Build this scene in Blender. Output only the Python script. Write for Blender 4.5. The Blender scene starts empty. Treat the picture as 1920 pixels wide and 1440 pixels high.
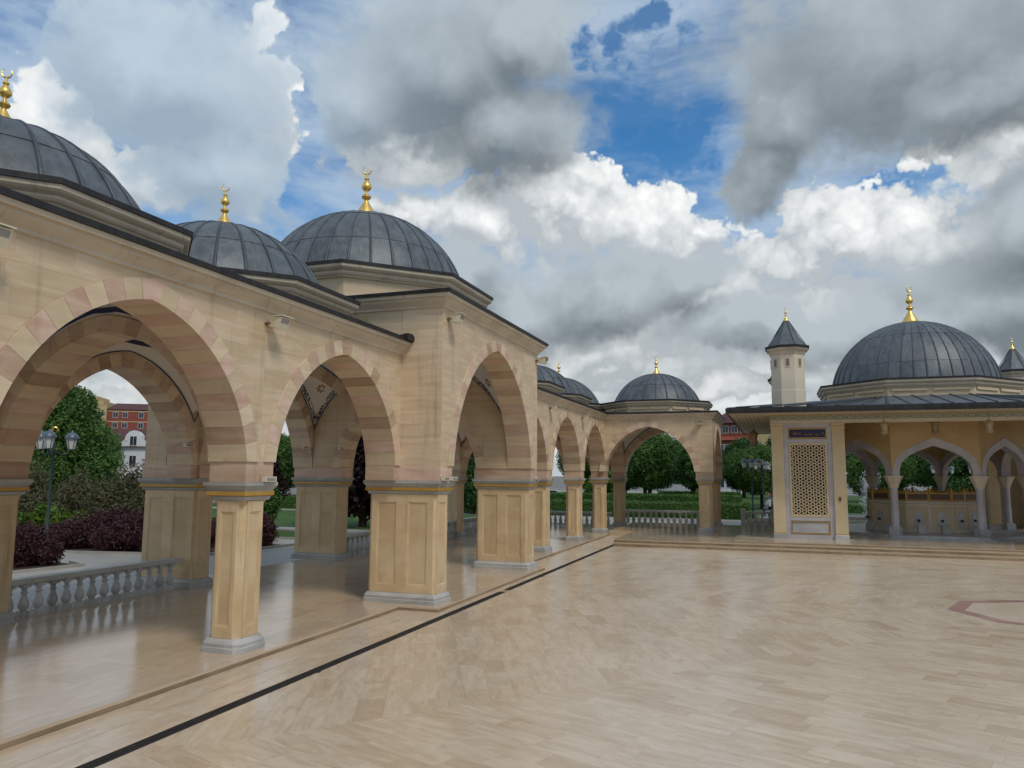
import bpy, bmesh, math, random
import numpy as np
from mathutils import Matrix, Vector
random.seed(7); rng = np.random.default_rng(7)
scene = bpy.context.scene
COL = scene.collection
R = math.radians

# ------------------------------------------------------------------ camera
cam_d = bpy.data.cameras.new('camera'); cam = bpy.data.objects.new('camera', cam_d); COL.objects.link(cam)
cam_d.sensor_fit = 'HORIZONTAL'; cam_d.sensor_width = 36.0; cam_d.lens = 26.625
cam_d.clip_start = 0.1; cam_d.clip_end = 3000
M3 = Matrix(((0.9443813, 0.03286427, 0.3272062), (0.32878914, -0.11388781, -0.93751121), (0.00645417, 0.9929499, -0.11835893)))
cam.matrix_world = Matrix.Translation((0, 0, 3.3)) @ M3.to_4x4()
scene.camera = cam
scene.cycles.use_denoising = True; scene.cycles.use_adaptive_sampling = True; scene.cycles.adaptive_threshold = 0.015
scene.cycles.max_bounces = 6; scene.cycles.diffuse_bounces = 4; scene.cycles.glossy_bounces = 3
scene.render.resolution_x = 1024; scene.render.resolution_y = 768

# ------------------------------------------------------------------ sky: blue air, cumulus and grey cloud banks
SUN_EL, SUN_AZ = 52.0, 126.0            # degrees; azimuth clockwise from +Y
world = bpy.data.worlds.new('World'); scene.world = world; world.use_nodes = True
nt = world.node_tree; nt.nodes.clear()

class NT:
    def __init__(s, tree): s.t = tree
    def n(s, typ, **kw):
        o = s.t.nodes.new(typ)
        for k, v in kw.items(): setattr(o, k, v)
        return o
    def put(s, sock, v):
        if hasattr(v, 'is_output') or isinstance(v, bpy.types.NodeSocket): s.t.links.new(v, sock)
        else: sock.default_value = v
    def m(s, op, a, b=None, c=None, clamp=False):
        o = s.n('ShaderNodeMath', operation=op, use_clamp=clamp); s.put(o.inputs[0], a)
        if b is not None: s.put(o.inputs[1], b)
        if c is not None: s.put(o.inputs[2], c)
        return o.outputs[0]
    def v(s, op, a, b=None, out=0):
        o = s.n('ShaderNodeVectorMath', operation=op); s.put(o.inputs[0], a)
        if b is not None:
            if op == 'SCALE': s.put(o.inputs['Scale'], b)
            else: s.put(o.inputs[1], b)
        return o.outputs['Value' if op in ('LENGTH', 'DOT_PRODUCT') else 'Vector']
    def noise(s, vec, scale, detail=4, rough=.5, dist=0, color=False, w=None):
        o = s.n('ShaderNodeTexNoise'); s.put(o.inputs['Vector'], vec)
        o.inputs['Scale'].default_value = scale; o.inputs['Detail'].default_value = detail
        o.inputs['Roughness'].default_value = rough; o.inputs['Distortion'].default_value = dist
        return o.outputs['Color' if color else 'Fac']
    def ramp(s, v, lo, hi, a=0., b=1., smooth=True):
        o = s.n('ShaderNodeMapRange'); o.interpolation_type = 'SMOOTHSTEP' if smooth else 'LINEAR'; o.clamp = True
        s.put(o.inputs['Value'], v)
        for i, x in zip(('From Min', 'From Max', 'To Min', 'To Max'), (lo, hi, a, b)): s.put(o.inputs[i], x)
        return o.outputs['Result']
    def mix(s, f, a, b, typ='MIX'):
        o = s.n('ShaderNodeMix', data_type='RGBA', blend_type=typ); s.put(o.inputs['Factor'], f)
        s.put(o.inputs[6], a); s.put(o.inputs[7], b); return o.outputs[2]
    def col(s, *c): return (*c, 1.0)

W_BLOBS = [(-15.2,19.6,6.6,4.2),(-8.2,18.0,6.8,3.0),(-21.8,18.7,6.0,3.6),(-26.8,19.3,3.6,2.4),(-13.5,21.7,2.4,1.8),(-5.0,18.8,2.8,1.3),(5.7,16.2,8.8,3.4),(4.3,17.4,4.0,2.2),(14.3,19.9,4.8,2.6),(10.8,14.8,6.0,3.2),(1.3,15.2,4.8,2.6),(-3.0,6.4,5.2,1.6),(-4.5,9.8,8.1,2.4),(-11.5,9.2,4.8,1.6),(-51.5,22.1,4.4,2.8),(-47.5,19.6,6.5,2.8),(-39.3,25.0,2.8,6.9),(-27.7,23.4,6.0,2.4),(-1.7,11.4,24.2,4.2),(-15.6,7.6,8.1,2.4),(-47.1,4.1,3.2,2.4)]
G_BLOBS = [(-24.9,29.2,9.7,6.0),(-19.8,25.1,7.7,4.4),(-30.3,27.5,5.6,4.8),(-17.7,31.7,6.9,3.6),(8.9,28.2,13.3,6.9),(1.7,24.5,4.4,4.8),(14.1,24.2,8.9,4.0),(0.4,21.5,3.2,2.4),(-11.5,13.9,7.2,3.3),(-17.6,12.4,7.3,2.8),(-6.3,14.8,3.4,2.0),(-23.8,14.6,4.4,2.6),(15.6,15.8,4.0,3.2),(10.3,10.6,12.1,2.8),(0.1,11.0,8.1,2.0),(14.8,11.2,8.1,4.4),(-44.5,26.8,8.5,5.2),(-41.7,21.5,6.5,4.8)]
H_BLOBS = [(-6.6,24.0,7.4,4.0),(7.8,19.2,3.4,1.7),(-35.7,23.,3.2,6.0),(-55.0,28.3,4.4,3.4),(-10.6,31.0,8.0,3.4)]

def blob_group(name, blobs):
    g = bpy.data.node_groups.new(name, 'ShaderNodeTree')
    g.interface.new_socket('P', in_out='INPUT', socket_type='NodeSocketVector')
    g.interface.new_socket('F', in_out='OUTPUT', socket_type='NodeSocketFloat')
    q = NT(g); gi = q.n('NodeGroupInput'); go = q.n('NodeGroupOutput'); acc = None
    for (u, v, a, b) in blobs:
        d = q.v('MULTIPLY', q.v('SUBTRACT', gi.outputs[0], (u, v, 0)), (1 / a, 1 / b, 0))
        f = q.m('SUBTRACT', 1.0, q.v('LENGTH', d))
        acc = f if acc is None else q.m('SMOOTH_MAX', acc, f, .15)
    q.put(go.inputs[0], q.m('MAXIMUM', acc, -1.2)); return g

def build_world():
    w = NT(nt)
    tc = w.n('ShaderNodeTexCoord'); D = tc.outputs['Generated']
    sx = w.n('ShaderNodeSeparateXYZ'); w.put(sx.inputs[0], D); X, Y, Z = sx.outputs
    u = w.m('MULTIPLY', w.m('ARCTAN2', X, Y), 57.2958)
    v = w.m('MULTIPLY', w.m('ARCSINE', Z), 57.2958)
    cb = w.n('ShaderNodeCombineXYZ'); w.put(cb.inputs[0], u); w.put(cb.inputs[1], v); P = cb.outputs[0]
    N = w.v('SCALE', D, 57.2958)       # seamless coordinates for the noises, about one unit a degree
    wc = w.v('SUBTRACT', w.noise(N, .11, 4, .55, color=True), (.5, .5, .5))
    Pw = w.v('ADD', P, w.v('MULTIPLY', wc, (11., 8., 0)))
    wf = w.v('SUBTRACT', w.noise(N, .55, 3, .6, color=True), (.5, .5, .5))
    Pf = w.v('ADD', Pw, w.v('MULTIPLY', wf, (2.2, 2.0, 0)))
    vo = w.n('ShaderNodeTexVoronoi', feature='F1'); vo.inputs['Scale'].default_value = .38
    vo.inputs['Detail'].default_value = 2; vo.inputs['Roughness'].default_value = .55;
    w.put(vo.inputs['Vector'], w.v('ADD', N, w.v('SCALE', wf, 2.2)))
    billow = w.m('SUBTRACT', .55, vo.outputs['Distance'])
    def field(grp, p):
        o = w.n('ShaderNodeGroup'); o.node_tree = grp; w.put(o.inputs[0], p); return o.outputs[0]
    gW, gG, gH = blob_group('white_cloud', W_BLOBS), blob_group('grey_cloud', G_BLOBS), blob_group('blue_gap', H_BLOBS)
    # the same kind of broken cloud goes on all round, outside the banks described above
    big = w.m('MULTIPLY', w.m('SUBTRACT', w.noise(N, .045, 1, .5), .47), 5.0)
    out_u = w.m('MAXIMUM', w.ramp(w.m('ABSOLUTE', w.m('ADD', u, 19.)), 40, 55), w.ramp(v, 34, 46))
    gen = w.m('MULTIPLY_ADD', w.m('SUBTRACT', 1., out_u), -3., big)
    holes = w.m('MAXIMUM', w.m('ADD', field(gH, Pf), w.m('MULTIPLY', billow, .8)), 0.)
    fW = w.m('MAXIMUM', w.m('ADD', field(gW, Pf), .28), gen)
    fW2 = w.m('MAXIMUM', w.m('ADD', field(gW, w.v('ADD', Pf, (1.2, 1.6, 0))), .28), gen)
    fG = w.m('SUBTRACT', w.m('MAXIMUM', w.m('ADD', field(gG, Pf), .30), w.m('SUBTRACT', gen, .45)), w.m('MULTIPLY', holes, 1.6))
    fG2 = w.m('SUBTRACT', w.m('MAXIMUM', w.m('ADD', field(gG, w.v('ADD', Pw, (.5, 2.6, 0))), .30), w.m('SUBTRACT', gen, .45)), w.m('MULTIPLY', holes, 1.6))
    # blue air
    sky = w.n('ShaderNodeTexSky', sky_type='NISHITA'); sky.sun_disc = False
    sky.sun_elevation = R(SUN_EL); sky.sun_rotation = R(SUN_AZ); sky.dust_density = .4; sky.air_density = 1.0; sky.ozone_density = 3.0
    air = w.mix(1.0, sky.outputs[0], w.col(.40, .94, 1.22), 'MULTIPLY')
    # thin high veil
    vs = w.v('MULTIPLY', N, (.35, .35, 1.2))
    veil = w.ramp(w.noise(w.v('ADD', vs, w.v('SCALE', wc, 3.)), .16, 5, .62), .30, .62, .05, .9)
    veil = w.m('MULTIPLY', veil, w.m('SUBTRACT', 1.0, w.m('MULTIPLY', w.m('MULTIPLY', w.ramp(holes, 0.05, .5), w.ramp(u, -30., -18.)), .85)))
    c = w.mix(veil, air, w.col(4.2, 5.3, 6.6))
    # pale broken cloud low over the horizon
    low = w.noise(w.v('MULTIPLY', N, (.8, .8, 2.2)), .16, 5, .58)
    lowf = w.m('MULTIPLY', w.ramp(v, 19, 7), w.ramp(low, .18, .44))
    c = w.mix(lowf, c, w.mix(w.ramp(low, .36, .68), w.col(3.9, 4.4, 4.7), w.col(7.4, 7.7, 7.8)))
    # white cumulus
    litW = w.m('SUBTRACT', fW, fW2)
    dW = w.ramp(w.m('ADD', fW, w.m('MULTIPLY', billow, .60)), w.m('MULTIPLY_ADD', w.ramp(litW, .0, -.45), -.22, .02), w.m('MULTIPLY_ADD', w.ramp(litW, .0, -.45), .50, .18))
    shW = w.m('ADD', w.m('MULTIPLY', litW, .9), w.m('MULTIPLY', billow, .75))
    shW = w.ramp(w.m('ADD', shW, w.m('MULTIPLY_ADD', w.noise(N, .24, 4, .6), 1.5, -.78)), -.55, .5, smooth=False)
    hi = w.ramp(v, 6, 15)
    cW = w.mix(shW, w.mix(hi, w.col(4.2, 4.6, 4.85), w.col(4.5, 4.95, 5.3)), w.mix(hi, w.col(7.2, 7.4, 7.4), w.col(9.6, 9.7, 9.6)))
    c = w.mix(dW, c, cW)
    # grey banks, darker below
    eg = w.m('ADD', fG, w.m('MULTIPLY', billow, .32))
    dG = w.ramp(eg, -.14, .50)
    shG = w.m('ADD', w.m('MULTIPLY', w.m('SUBTRACT', fG, fG2), .8), w.m('MULTIPLY', w.noise(N, .22, 4, .55), .9))
    shG = w.ramp(w.m('SUBTRACT', shG, w.m('MULTIPLY', w.ramp(fG, .1, .8), .28)), -.15, .75, smooth=False)
    left = w.ramp(u, -40, -22)
    cG = w.mix(shG, w.mix(left, w.col(3.1, 4.0, 4.9), w.col(1.7, 2.05, 2.3)), w.mix(left, w.col(5.0, 6.0, 6.9), w.col(4.4, 5.0, 5.4)))
    c = w.mix(w.m('MULTIPLY', dG, .96), c, cG)
    bg = w.n('ShaderNodeBackground'); w.put(bg.inputs['Color'], c); bg.inputs['Strength'].default_value = 0.1
    out = w.n('ShaderNodeOutputWorld'); w.put(out.inputs[0], bg.outputs[0])
build_world()
world.cycles.sampling_method = 'MANUAL'; world.cycles.sample_map_resolution = 256

# ------------------------------------------------------------------ sun behind cloud, exposure
sun_d = bpy.data.lights.new('sun', 'SUN'); sun_d.energy = 1.5; sun_d.angle = R(14); sun_d.color = (1, .93, .82)
sun = bpy.data.objects.new('sun', sun_d); COL.objects.link(sun)
sd = Vector((math.sin(R(SUN_AZ)) * math.cos(R(SUN_EL)), math.cos(R(SUN_AZ)) * math.cos(R(SUN_EL)), math.sin(R(SUN_EL))))
sun.rotation_euler = (-sd).to_track_quat('-Z', 'Y').to_euler(); sun.location = (20, -20, 40)
vs_ = scene.view_settings
vs_.view_transform = 'Standard'; vs_.look = 'None'; vs_.exposure = 0.08; vs_.gamma = 1.0; vs_.use_curve_mapping = False

# ------------------------------------------------------------------ helpers
def link(o, parent=None):
    COL.objects.link(o)
    if parent is not None: o.parent = parent
    return o
def finish(me, sharp=35):
    if sharp is not None:
        me.polygons.foreach_set('use_smooth', [True] * len(me.polygons))
        me.set_sharp_from_angle(angle=R(sharp))
    me.update(); return me
class MB:
    """collects faces, then makes one mesh"""
    def __init__(s): s.v = []; s.f = []; s.fm = []; s.m = 0
    def add(s, vs, fs):
        b = len(s.v); s.v += [tuple(p) for p in vs]
        for f in fs: s.f.append(tuple(i + b for i in f)); s.fm.append(s.m)
        return s
    def box(s, x0, x1, y0, y1, z0, z1):
        return s.add([(x0,y0,z0),(x1,y0,z0),(x1,y1,z0),(x0,y1,z0),(x0,y0,z1),(x1,y0,z1),(x1,y1,z1),(x0,y1,z1)],
                     [(0,3,2,1),(4,5,6,7),(0,1,5,4),(1,2,6,5),(2,3,7,6),(3,0,4,7)])
    def prism(s, poly, z0, z1):          # poly counter-clockwise in xy
        n = len(poly)
        return s.add([(x,y,z0) for x,y in poly] + [(x,y,z1) for x,y in poly],
                     [tuple(range(n-1,-1,-1)), tuple(range(n,2*n))] + [(i,(i+1)%n,n+(i+1)%n,n+i) for i in range(n)])
    def loft(s, rings, cap0=True, cap1=True, closed=True):
        n = len(rings[0]); vs = [p for r in rings for p in r]; fs = []
        for k in range(len(rings)-1):
            for i in range(n if closed else n-1):
                j = (i+1) % n; fs.append((k*n+i, k*n+j, (k+1)*n+j, (k+1)*n+i))
        if cap0: fs.append(tuple(range(n-1,-1,-1)))
        if cap1: fs.append(tuple((len(rings)-1)*n+i for i in range(n)))
        return s.add(vs, fs)
    def lathe(s, prof, n, a0=0., cx=0., cy=0., cap0=True, cap1=True):
        return s.loft([[(cx+r*math.cos(a0+2*math.pi*i/n), cy+r*math.sin(a0+2*math.pi*i/n), z) for i in range(n)] for r, z in prof], cap0, cap1)
    def rects(s, prof, cx=0., cy=0., ch=0., hx=0., hy=0.):   # stacked rectangles (half x, half y grow by r), optional corner chamfer
        rings = []
        for r, z in prof:
            a, b = hx+r, hy+r
            if ch: rings.append([(cx+x,cy+y,z) for x,y in ((a,-b+ch),(a,b-ch),(a-ch,b),(-a+ch,b),(-a,b-ch),(-a,-b+ch),(-a+ch,-b),(a-ch,-b))])
            else: rings.append([(cx+x,cy+y,z) for x,y in ((a,-b),(a,b),(-a,b),(-a,-b))])
        return s.loft(rings)
    def sweep(s, prof, p0, p1):          # prof (out, z) swept from p0 to p1 in plan; out = right-hand side of travel
        d = Vector((p1[0]-p0[0], p1[1]-p0[1])); L = d.length; d /= L; nrm = Vector((d.y, -d.x))
        r0 = [(p0[0]+nrm.x*o, p0[1]+nrm.y*o, z) for o, z in prof]; r1 = [(p1[0]+nrm.x*o, p1[1]+nrm.y*o, z) for o, z in prof]
        return s.loft([r1, r0])
    def tube(s, pts, r, n=6, taper=None):
        rings = []; pts = [Vector(p) for p in pts]
        for i, p in enumerate(pts):
            t = (pts[min(i+1,len(pts)-1)] - pts[max(i-1,0)]).normalized()
            a = Vector((0,0,1)) if abs(t.z) < .9 else Vector((1,0,0))
            u = t.cross(a).normalized(); w = t.cross(u)
            rr = r if taper is None else r*taper[i]
            rings.append([tuple(p + (u*math.cos(2*math.pi*k/n) + w*math.sin(2*math.pi*k/n))*rr) for k in range(n)])
        return s.loft(rings)
    def mesh(s, name, mats, sharp=35, flip=False):
        me = bpy.data.meshes.new(name); me.from_pydata(s.v, [], [f[::-1] for f in s.f] if flip else s.f)
        for m in (mats if isinstance(mats, (list, tuple)) else [mats]): me.materials.append(m)
        if max(s.fm, default=0): me.polygons.foreach_set('material_index', s.fm)
        return finish(me, sharp)
def part(name, me, parent, loc=(0,0,0), rz=0., label=None, kind=None):
    if isinstance(me, tuple): me = me[0].mesh(name, me[1])
    o = bpy.data.objects.new(name, me); o.location = loc; o.rotation_euler = (0,0,rz)
    if label: o['label'] = label
    if kind: o['kind'] = kind
    return link(o, parent)
def thing(name, label, cat, loc=(0,0,0), rz=0., group=None, me=None):
    o = bpy.data.objects.new(name, me); o.location = loc; o.rotation_euler = (0,0,rz)
    o['label'] = label; o['category'] = cat
    if group: o['group'] = group
    return link(o)
def struct(name, me, loc=(0,0,0)):
    o = bpy.data.objects.new(name, me); o.location = loc; o['kind'] = 'structure'; return link(o)
def copy_tree(o, parent=None):
    c = o.copy(); COL.objects.link(c); c.parent = parent
    for ch in o.children: copy_tree(ch, c)
    return c

# ------------------------------------------------------------------ materials
def mat(name, rough=.6, spec=.5, metal=0.):
    m = bpy.data.materials.new(name); m.use_nodes = True; t = m.node_tree
    b = t.nodes['Principled BSDF']; b.inputs['Roughness'].default_value = rough
    b.inputs['Specular IOR Level'].default_value = spec; b.inputs['Metallic'].default_value = metal
    return m, NT(t), b
def geo(q): return q.n('ShaderNodeNewGeometry').outputs['Position']
def rnd(q): return q.n('ShaderNodeObjectInfo').outputs['Random']
def bump(q, b, h, dist=.01, st=.5):
    o = q.n('ShaderNodeBump'); q.put(o.inputs['Height'], h); o.inputs['Distance'].default_value = dist; o.inputs['Strength'].default_value = st
    q.put(b.inputs['Normal'], o.outputs[0])
def stone(name, c0, c1, rough=.55, band=6., var=.25, stain=.35, stain_c=(.16,.11,.07), fine=14.):
    """bedded limestone: level streaks, cloudy tone, a tone per block, weather stains"""
    m, q, b = mat(name, rough, .4); p = geo(q); r = rnd(q)
    off = q.n('ShaderNodeCombineXYZ'); q.put(off.inputs[2], q.m('MULTIPLY', r, 9.)); q.put(off.inputs[0], q.m('MULTIPLY', r, 23.))
    pv = q.v('ADD', p, off.outputs[0])
    streak = q.noise(q.v('MULTIPLY', pv, (.5, .5, band)), 1.4, 5, .6, .6)
    cloud = q.noise(pv, .9, 4, .55)
    c = q.mix(q.ramp(q.m('ADD', q.m('MULTIPLY', streak, .6), q.m('MULTIPLY', cloud, .4)), .33, .68), q.col(*c0), q.col(*c1))
    k = q.m('ADD', q.m('MULTIPLY', q.m('SUBTRACT', r, .5), var), 1.)
    kc = q.n('ShaderNodeCombineXYZ'); q.put(kc.inputs[0], k); q.put(kc.inputs[1], k); q.put(kc.inputs[2], q.m('MULTIPLY_ADD', q.m('SUBTRACT', k, 1.), 1.35, 1.))
    c = q.mix(1., c, kc.outputs[0], 'MULTIPLY')
    st = q.m('MULTIPLY', q.ramp(q.noise(q.v('MULTIPLY', p, (2.6, 2.6, .18)), 1.6, 6, .68), .54, .76), stain)
    c = q.mix(st, c, q.col(*stain_c))
    q.put(b.inputs['Base Color'], c)
    gr = q.noise(p, fine, 4, .6)
    q.put(b.inputs['Roughness'], q.m('MULTIPLY_ADD', gr, .25, rough-.12))
    bump(q, b, q.m('ADD', gr, q.m('MULTIPLY', streak, .6)), .006, .35)
    return m
M = {}
M['lime'] = stone('limestone', (.55,.415,.26), (.69,.55,.385), .6, 5., .14, .36)
M['cream'] = stone('cream_limestone', (.58,.445,.285), (.70,.565,.395), .6, 5., .16, .25)
M['pink'] = stone('pink_stone', (.47,.30,.205), (.65,.485,.365), .55, 3., .40, .25)
M['plinth'] = stone('pier_limestone', (.55,.39,.215), (.69,.53,.325), .5, .9, .12, .5, (.22,.13,.06))
M['moulding'] = stone('cornice_stone', (.50,.42,.31), (.64,.55,.42), .62, 2., .1, .5, (.14,.11,.08))
M['grey'] = stone('grey_marble', (.32,.31,.295), (.51,.50,.475), .4, 1., .15, .4, (.08,.075,.07), 9.)
M['baluster'] = stone('baluster_marble', (.38,.375,.355), (.54,.53,.505), .4, .8, .2, .5, (.09,.085,.08), 9.)
M['lilac'] = stone('veined_marble', (.40,.37,.38), (.55,.52,.52), .35, 1.2, .12, .3, (.22,.19,.19), 7.)
M['ochre'] = stone('ochre_stone', (.46,.31,.135), (.56,.40,.195), .6, 1., .1, .2)
M['pillar'] = stone('warm_pillar_stone', (.55,.42,.245), (.64,.51,.32), .6, .5, .08, .25)
M['render'] = stone('cream_render', (.60,.52,.40), (.68,.60,.47), .7, .4, .06, .2)
def lead(name, c0, c1, rough=.5):
    m, q, b = mat(name, rough, .5, .35); p = geo(q); r = rnd(q)
    n = q.noise(q.v('MULTIPLY', p, (1.2,1.2,.7)), 2.2, 6, .65); n2 = q.noise(q.v('MULTIPLY', p, (5,5,.6)), 1.5, 4, .6)
    c = q.mix(q.ramp(q.m('ADD', q.m('MULTIPLY', n, .65), q.m('MULTIPLY', n2, .35)), .3, .7), q.col(*c0), q.col(*c1))
    k = q.m('MULTIPLY_ADD', r, .3, .85); kc = q.n('ShaderNodeCombineXYZ')
    for i in range(3): q.put(kc.inputs[i], k)
    q.put(b.inputs['Base Color'], q.mix(1., c, kc.outputs[0], 'MULTIPLY'))
    q.put(b.inputs['Roughness'], q.m('MULTIPLY_ADD', n, .3, rough-.15)); bump(q, b, q.m('ADD', n, q.noise(p, .9, 3, .5)), .05, .45)
    return m
M['lead'] = lead('lead_sheet', (.075,.088,.098), (.155,.172,.182), .52)
M['lead_roll'] = lead('lead_roll', (.05,.06,.072), (.10,.115,.13), .5)
M['gutter'] = lead('dark_gutter', (.018,.017,.018), (.045,.043,.045), .55)
def simple(name, c, rough=.5, metal=0., var=.15, spec=.5, sc=6.):
    m, q, b = mat(name, rough, spec, metal); n = q.noise(geo(q), sc, 4, .6)
    q.put(b.inputs['Base Color'], q.mix(n, q.col(*[x*(1-var) for x in c]), q.col(*[min(1,x*(1+var)) for x in c])))
    q.put(b.inputs['Roughness'], q.m('MULTIPLY_ADD', n, .2, rough-.1)); return m
M['gold'] = simple('gilded_metal', (.95,.62,.18), .34, .85, .08)
M['gold_paint'] = simple('gold_paint', (.50,.29,.055), .45, .2, .2)
M['navy'] = simple('navy_paint', (.018,.022,.085), .6, 0., .2)
M['rust_paint'] = simple('rust_paint', (.28,.09,.04), .6)
M['plaster'] = simple('white_plaster', (.74,.70,.64), .8, 0., .06, .2, 1.5)
M['ivory_metal'] = simple('ivory_enamel', (.66,.60,.45), .4, 0., .1)
M['lens'] = simple('lamp_lens', (.30,.28,.26), .15, 0., .2)
M['dark_metal'] = simple('drain_metal', (.045,.040,.037), .55, .2, .5, .5, 3.)
M['lamp_green'] = simple('lamp_post_paint', (.035,.055,.055), .45, .2, .25)
M['lamp_hood'] = simple('lamp_hood_paint', (.10,.13,.16), .4, .2, .2)
M['milk'] = simple('milk_glass', (.62,.62,.58), .25, 0., .06)
M['brick_red'] = simple('red_facade', (.25,.07,.05), .8, 0., .2, .3, .5)
M['house_yellow'] = simple('yellow_facade', (.50,.38,.20), .8, 0., .1, .3, .5)
M['house_white'] = simple('white_facade', (.66,.66,.68), .8, 0., .06, .3, .5)
M['house_roof'] = simple('brown_roof', (.10,.045,.045), .7, 0., .2, .3, .8)
M['glass'] = simple('window_glass', (.03,.04,.05), .12, 0., .3)
M['bark'] = simple('bark', (.06,.045,.032), .9, 0., .4, .2, 8.)
M['wood_brown'] = simple('brown_wood', (.12,.06,.035), .55, 0., .25)
M['car_white'] = simple('car_paint_white', (.62,.63,.65), .25, 0., .03)
M['car_red'] = simple('car_paint_red', (.28,.03,.03), .25, 0., .03)
M['tyre'] = simple('tyre', (.02,.02,.02), .8)
def leafmat(name, c0, c1, c2, tr=.25):
    m, q, b = mat(name, .55, .3)
    r = q.n('ShaderNodeNewGeometry').outputs['Random Per Island']; n = q.noise(geo(q), .55, 3, .6)
    c = q.mix(r, q.col(*c0), q.col(*c1)); c = q.mix(q.ramp(n, .45, .75, 0., .7), c, q.col(*c2))
    q.put(b.inputs['Base Color'], c)
    t = q.n('ShaderNodeBsdfTranslucent'); q.put(t.inputs['Color'], c)
    mx = q.n('ShaderNodeMixShader'); mx.inputs[0].default_value = tr
    q.put(mx.inputs[1], b.outputs[0]); q.put(mx.inputs[2], t.outputs[0])
    q.put(q.t.nodes['Material Output'].inputs['Surface'], mx.outputs[0]); return m
M['leaf'] = leafmat('green_leaves', (.045,.105,.022), (.10,.195,.042), (.14,.24,.05))
M['leaf_dark'] = leafmat('dark_leaves', (.028,.075,.018), (.06,.14,.03), (.08,.165,.035))
M['leaf_lime'] = leafmat('lime_leaves', (.06,.13,.012), (.14,.23,.03), (.16,.24,.04))
M['leaf_brown'] = leafmat('olive_brown_leaves', (.07,.07,.03), (.14,.125,.065), (.10,.12,.04))
M['leaf_red'] = leafmat('maroon_leaves', (.045,.017,.02), (.095,.035,.04), (.115,.055,.052))
M['leaf_plum'] = leafmat('plum_leaves', (.010,.006,.006), (.025,.012,.012), (.03,.014,.012))
M['leaf_hedge'] = leafmat('hedge_leaves', (.045,.105,.018), (.095,.195,.034), (.12,.23,.04))
M['grass'] = leafmat('grass_blades', (.03,.075,.012), (.07,.15,.025), (.05,.11,.02))
def flat(name, c0, c1, sc, rough=.9, bd=.01):
    m, q, b = mat(name, rough, .3); n = q.noise(geo(q), sc, 8, .65); n2 = q.noise(geo(q), sc*.12, 4, .5)
    q.put(b.inputs['Base Color'], q.mix(q.ramp(q.m('ADD', q.m('MULTIPLY', n, .5), q.m('MULTIPLY', n2, .5)), .35, .65), q.col(*c0), q.col(*c1)))
    bump(q, b, n, bd, .6); return m
M['lawn'] = flat('lawn', (.030,.072,.013), (.060,.125,.024), 6., .9, .03)
M['soil'] = flat('bare_soil', (.035,.027,.02), (.06,.048,.036), 5.)
M['ground'] = flat('city_ground', (.16,.155,.145), (.23,.22,.205), 1.2, .8)
M['path'] = flat('pale_path_paving', (.30,.285,.255), (.39,.37,.335), 1.5, .45)
M['grout'] = flat('paving_bed', (.27,.22,.155), (.33,.27,.195), 2., .5)
M['water'] = simple('water_film', (.30,.36,.40), .08, 0., .1)
def marble_floor(name, rough, c0, c1, uv=True, tint=True, gloss=.5):
    """pale bedded marble slabs: streaks run along each slab, tone differs slab by slab"""
    m, q, b = mat(name, rough, gloss); p = geo(q)
    if uv:
        un = q.n('ShaderNodeUVMap'); un.uv_map = 'slab'; s = q.v('MULTIPLY', un.outputs[0], (.85, 3.2, 1))
    else: s = q.v('MULTIPLY', p, (1.2, .45, 1.))
    a = q.n('ShaderNodeAttribute', attribute_name='tint').outputs['Fac'] if tint else q.noise(p, .35, 2, .5)
    streak = q.noise(s, 1.7, 6, .62, .9); wide = q.noise(p, .22, 3, .5)
    f = q.m('ADD', q.m('ADD', q.m('MULTIPLY', streak, .62), q.m('MULTIPLY', q.m('POWER', a, 3.), .15)), q.m('MULTIPLY', wide, .26))
    c = q.mix(q.ramp(f, .28, .68), q.col(*c0), q.col(*c1))
    vein = q.ramp(q.noise(q.v('ADD', s, (7,3,1)), 2.6, 7, .7, 1.6), .60, .74)
    c = q.mix(q.m('MULTIPLY', vein, .45), c, q.col(.27,.18,.10))
    spot = q.ramp(q.noise(p, 1.3, 7, .75), .62, .78)
    c = q.mix(q.m('MULTIPLY', spot, .55), c, q.col(.20,.165,.12))
    gy = q.ramp(q.noise(p, .5, 5, .6), .45, .7); c = q.mix(q.m('MULTIPLY', gy, .2), c, q.col(.50,.42,.325))
    q.put(b.inputs['Base Color'], c)
    wear = q.noise(p, .8, 5, .6)
    q.put(b.inputs['Roughness'], q.m('MULTIPLY_ADD', q.m('SUBTRACT', wear, .5), .22, rough))
    bump(q, b, q.noise(p, 2.5, 4, .5), .004, .15)
    return m
M['paving'] = marble_floor('courtyard_marble', .25, (.67,.545,.405), (.48,.35,.225), gloss=.5)
M['polished'] = marble_floor('polished_marble', .15, (.61,.475,.335), (.47,.35,.23), gloss=.5)
M['polished_bed'] = marble_floor('polished_marble_bed', .12, (.61,.475,.335), (.47,.35,.23), uv=False, tint=False, gloss=.5)
M['edging'] = marble_floor('step_marble', .32, (.44,.335,.205), (.57,.455,.30), uv=False, tint=False)
M['redband'] = stone('red_marble', (.31,.165,.135), (.43,.25,.21), .35, 1., .2, .2)
def pattern_band(name, sc):
    m, q, b = mat(name, .6, .3); p = geo(q)
    wv = q.n('ShaderNodeTexVoronoi', feature='DISTANCE_TO_EDGE'); wv.inputs['Scale'].default_value = sc; q.put(wv.inputs['Vector'], p)
    q.put(b.inputs['Base Color'], q.mix(q.ramp(wv.outputs['Distance'], .06, .10), q.col(.56,.53,.50), q.col(.022,.025,.10))); return m
M['navy_pattern'] = pattern_band('navy_scroll_pattern', 7.)
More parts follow.
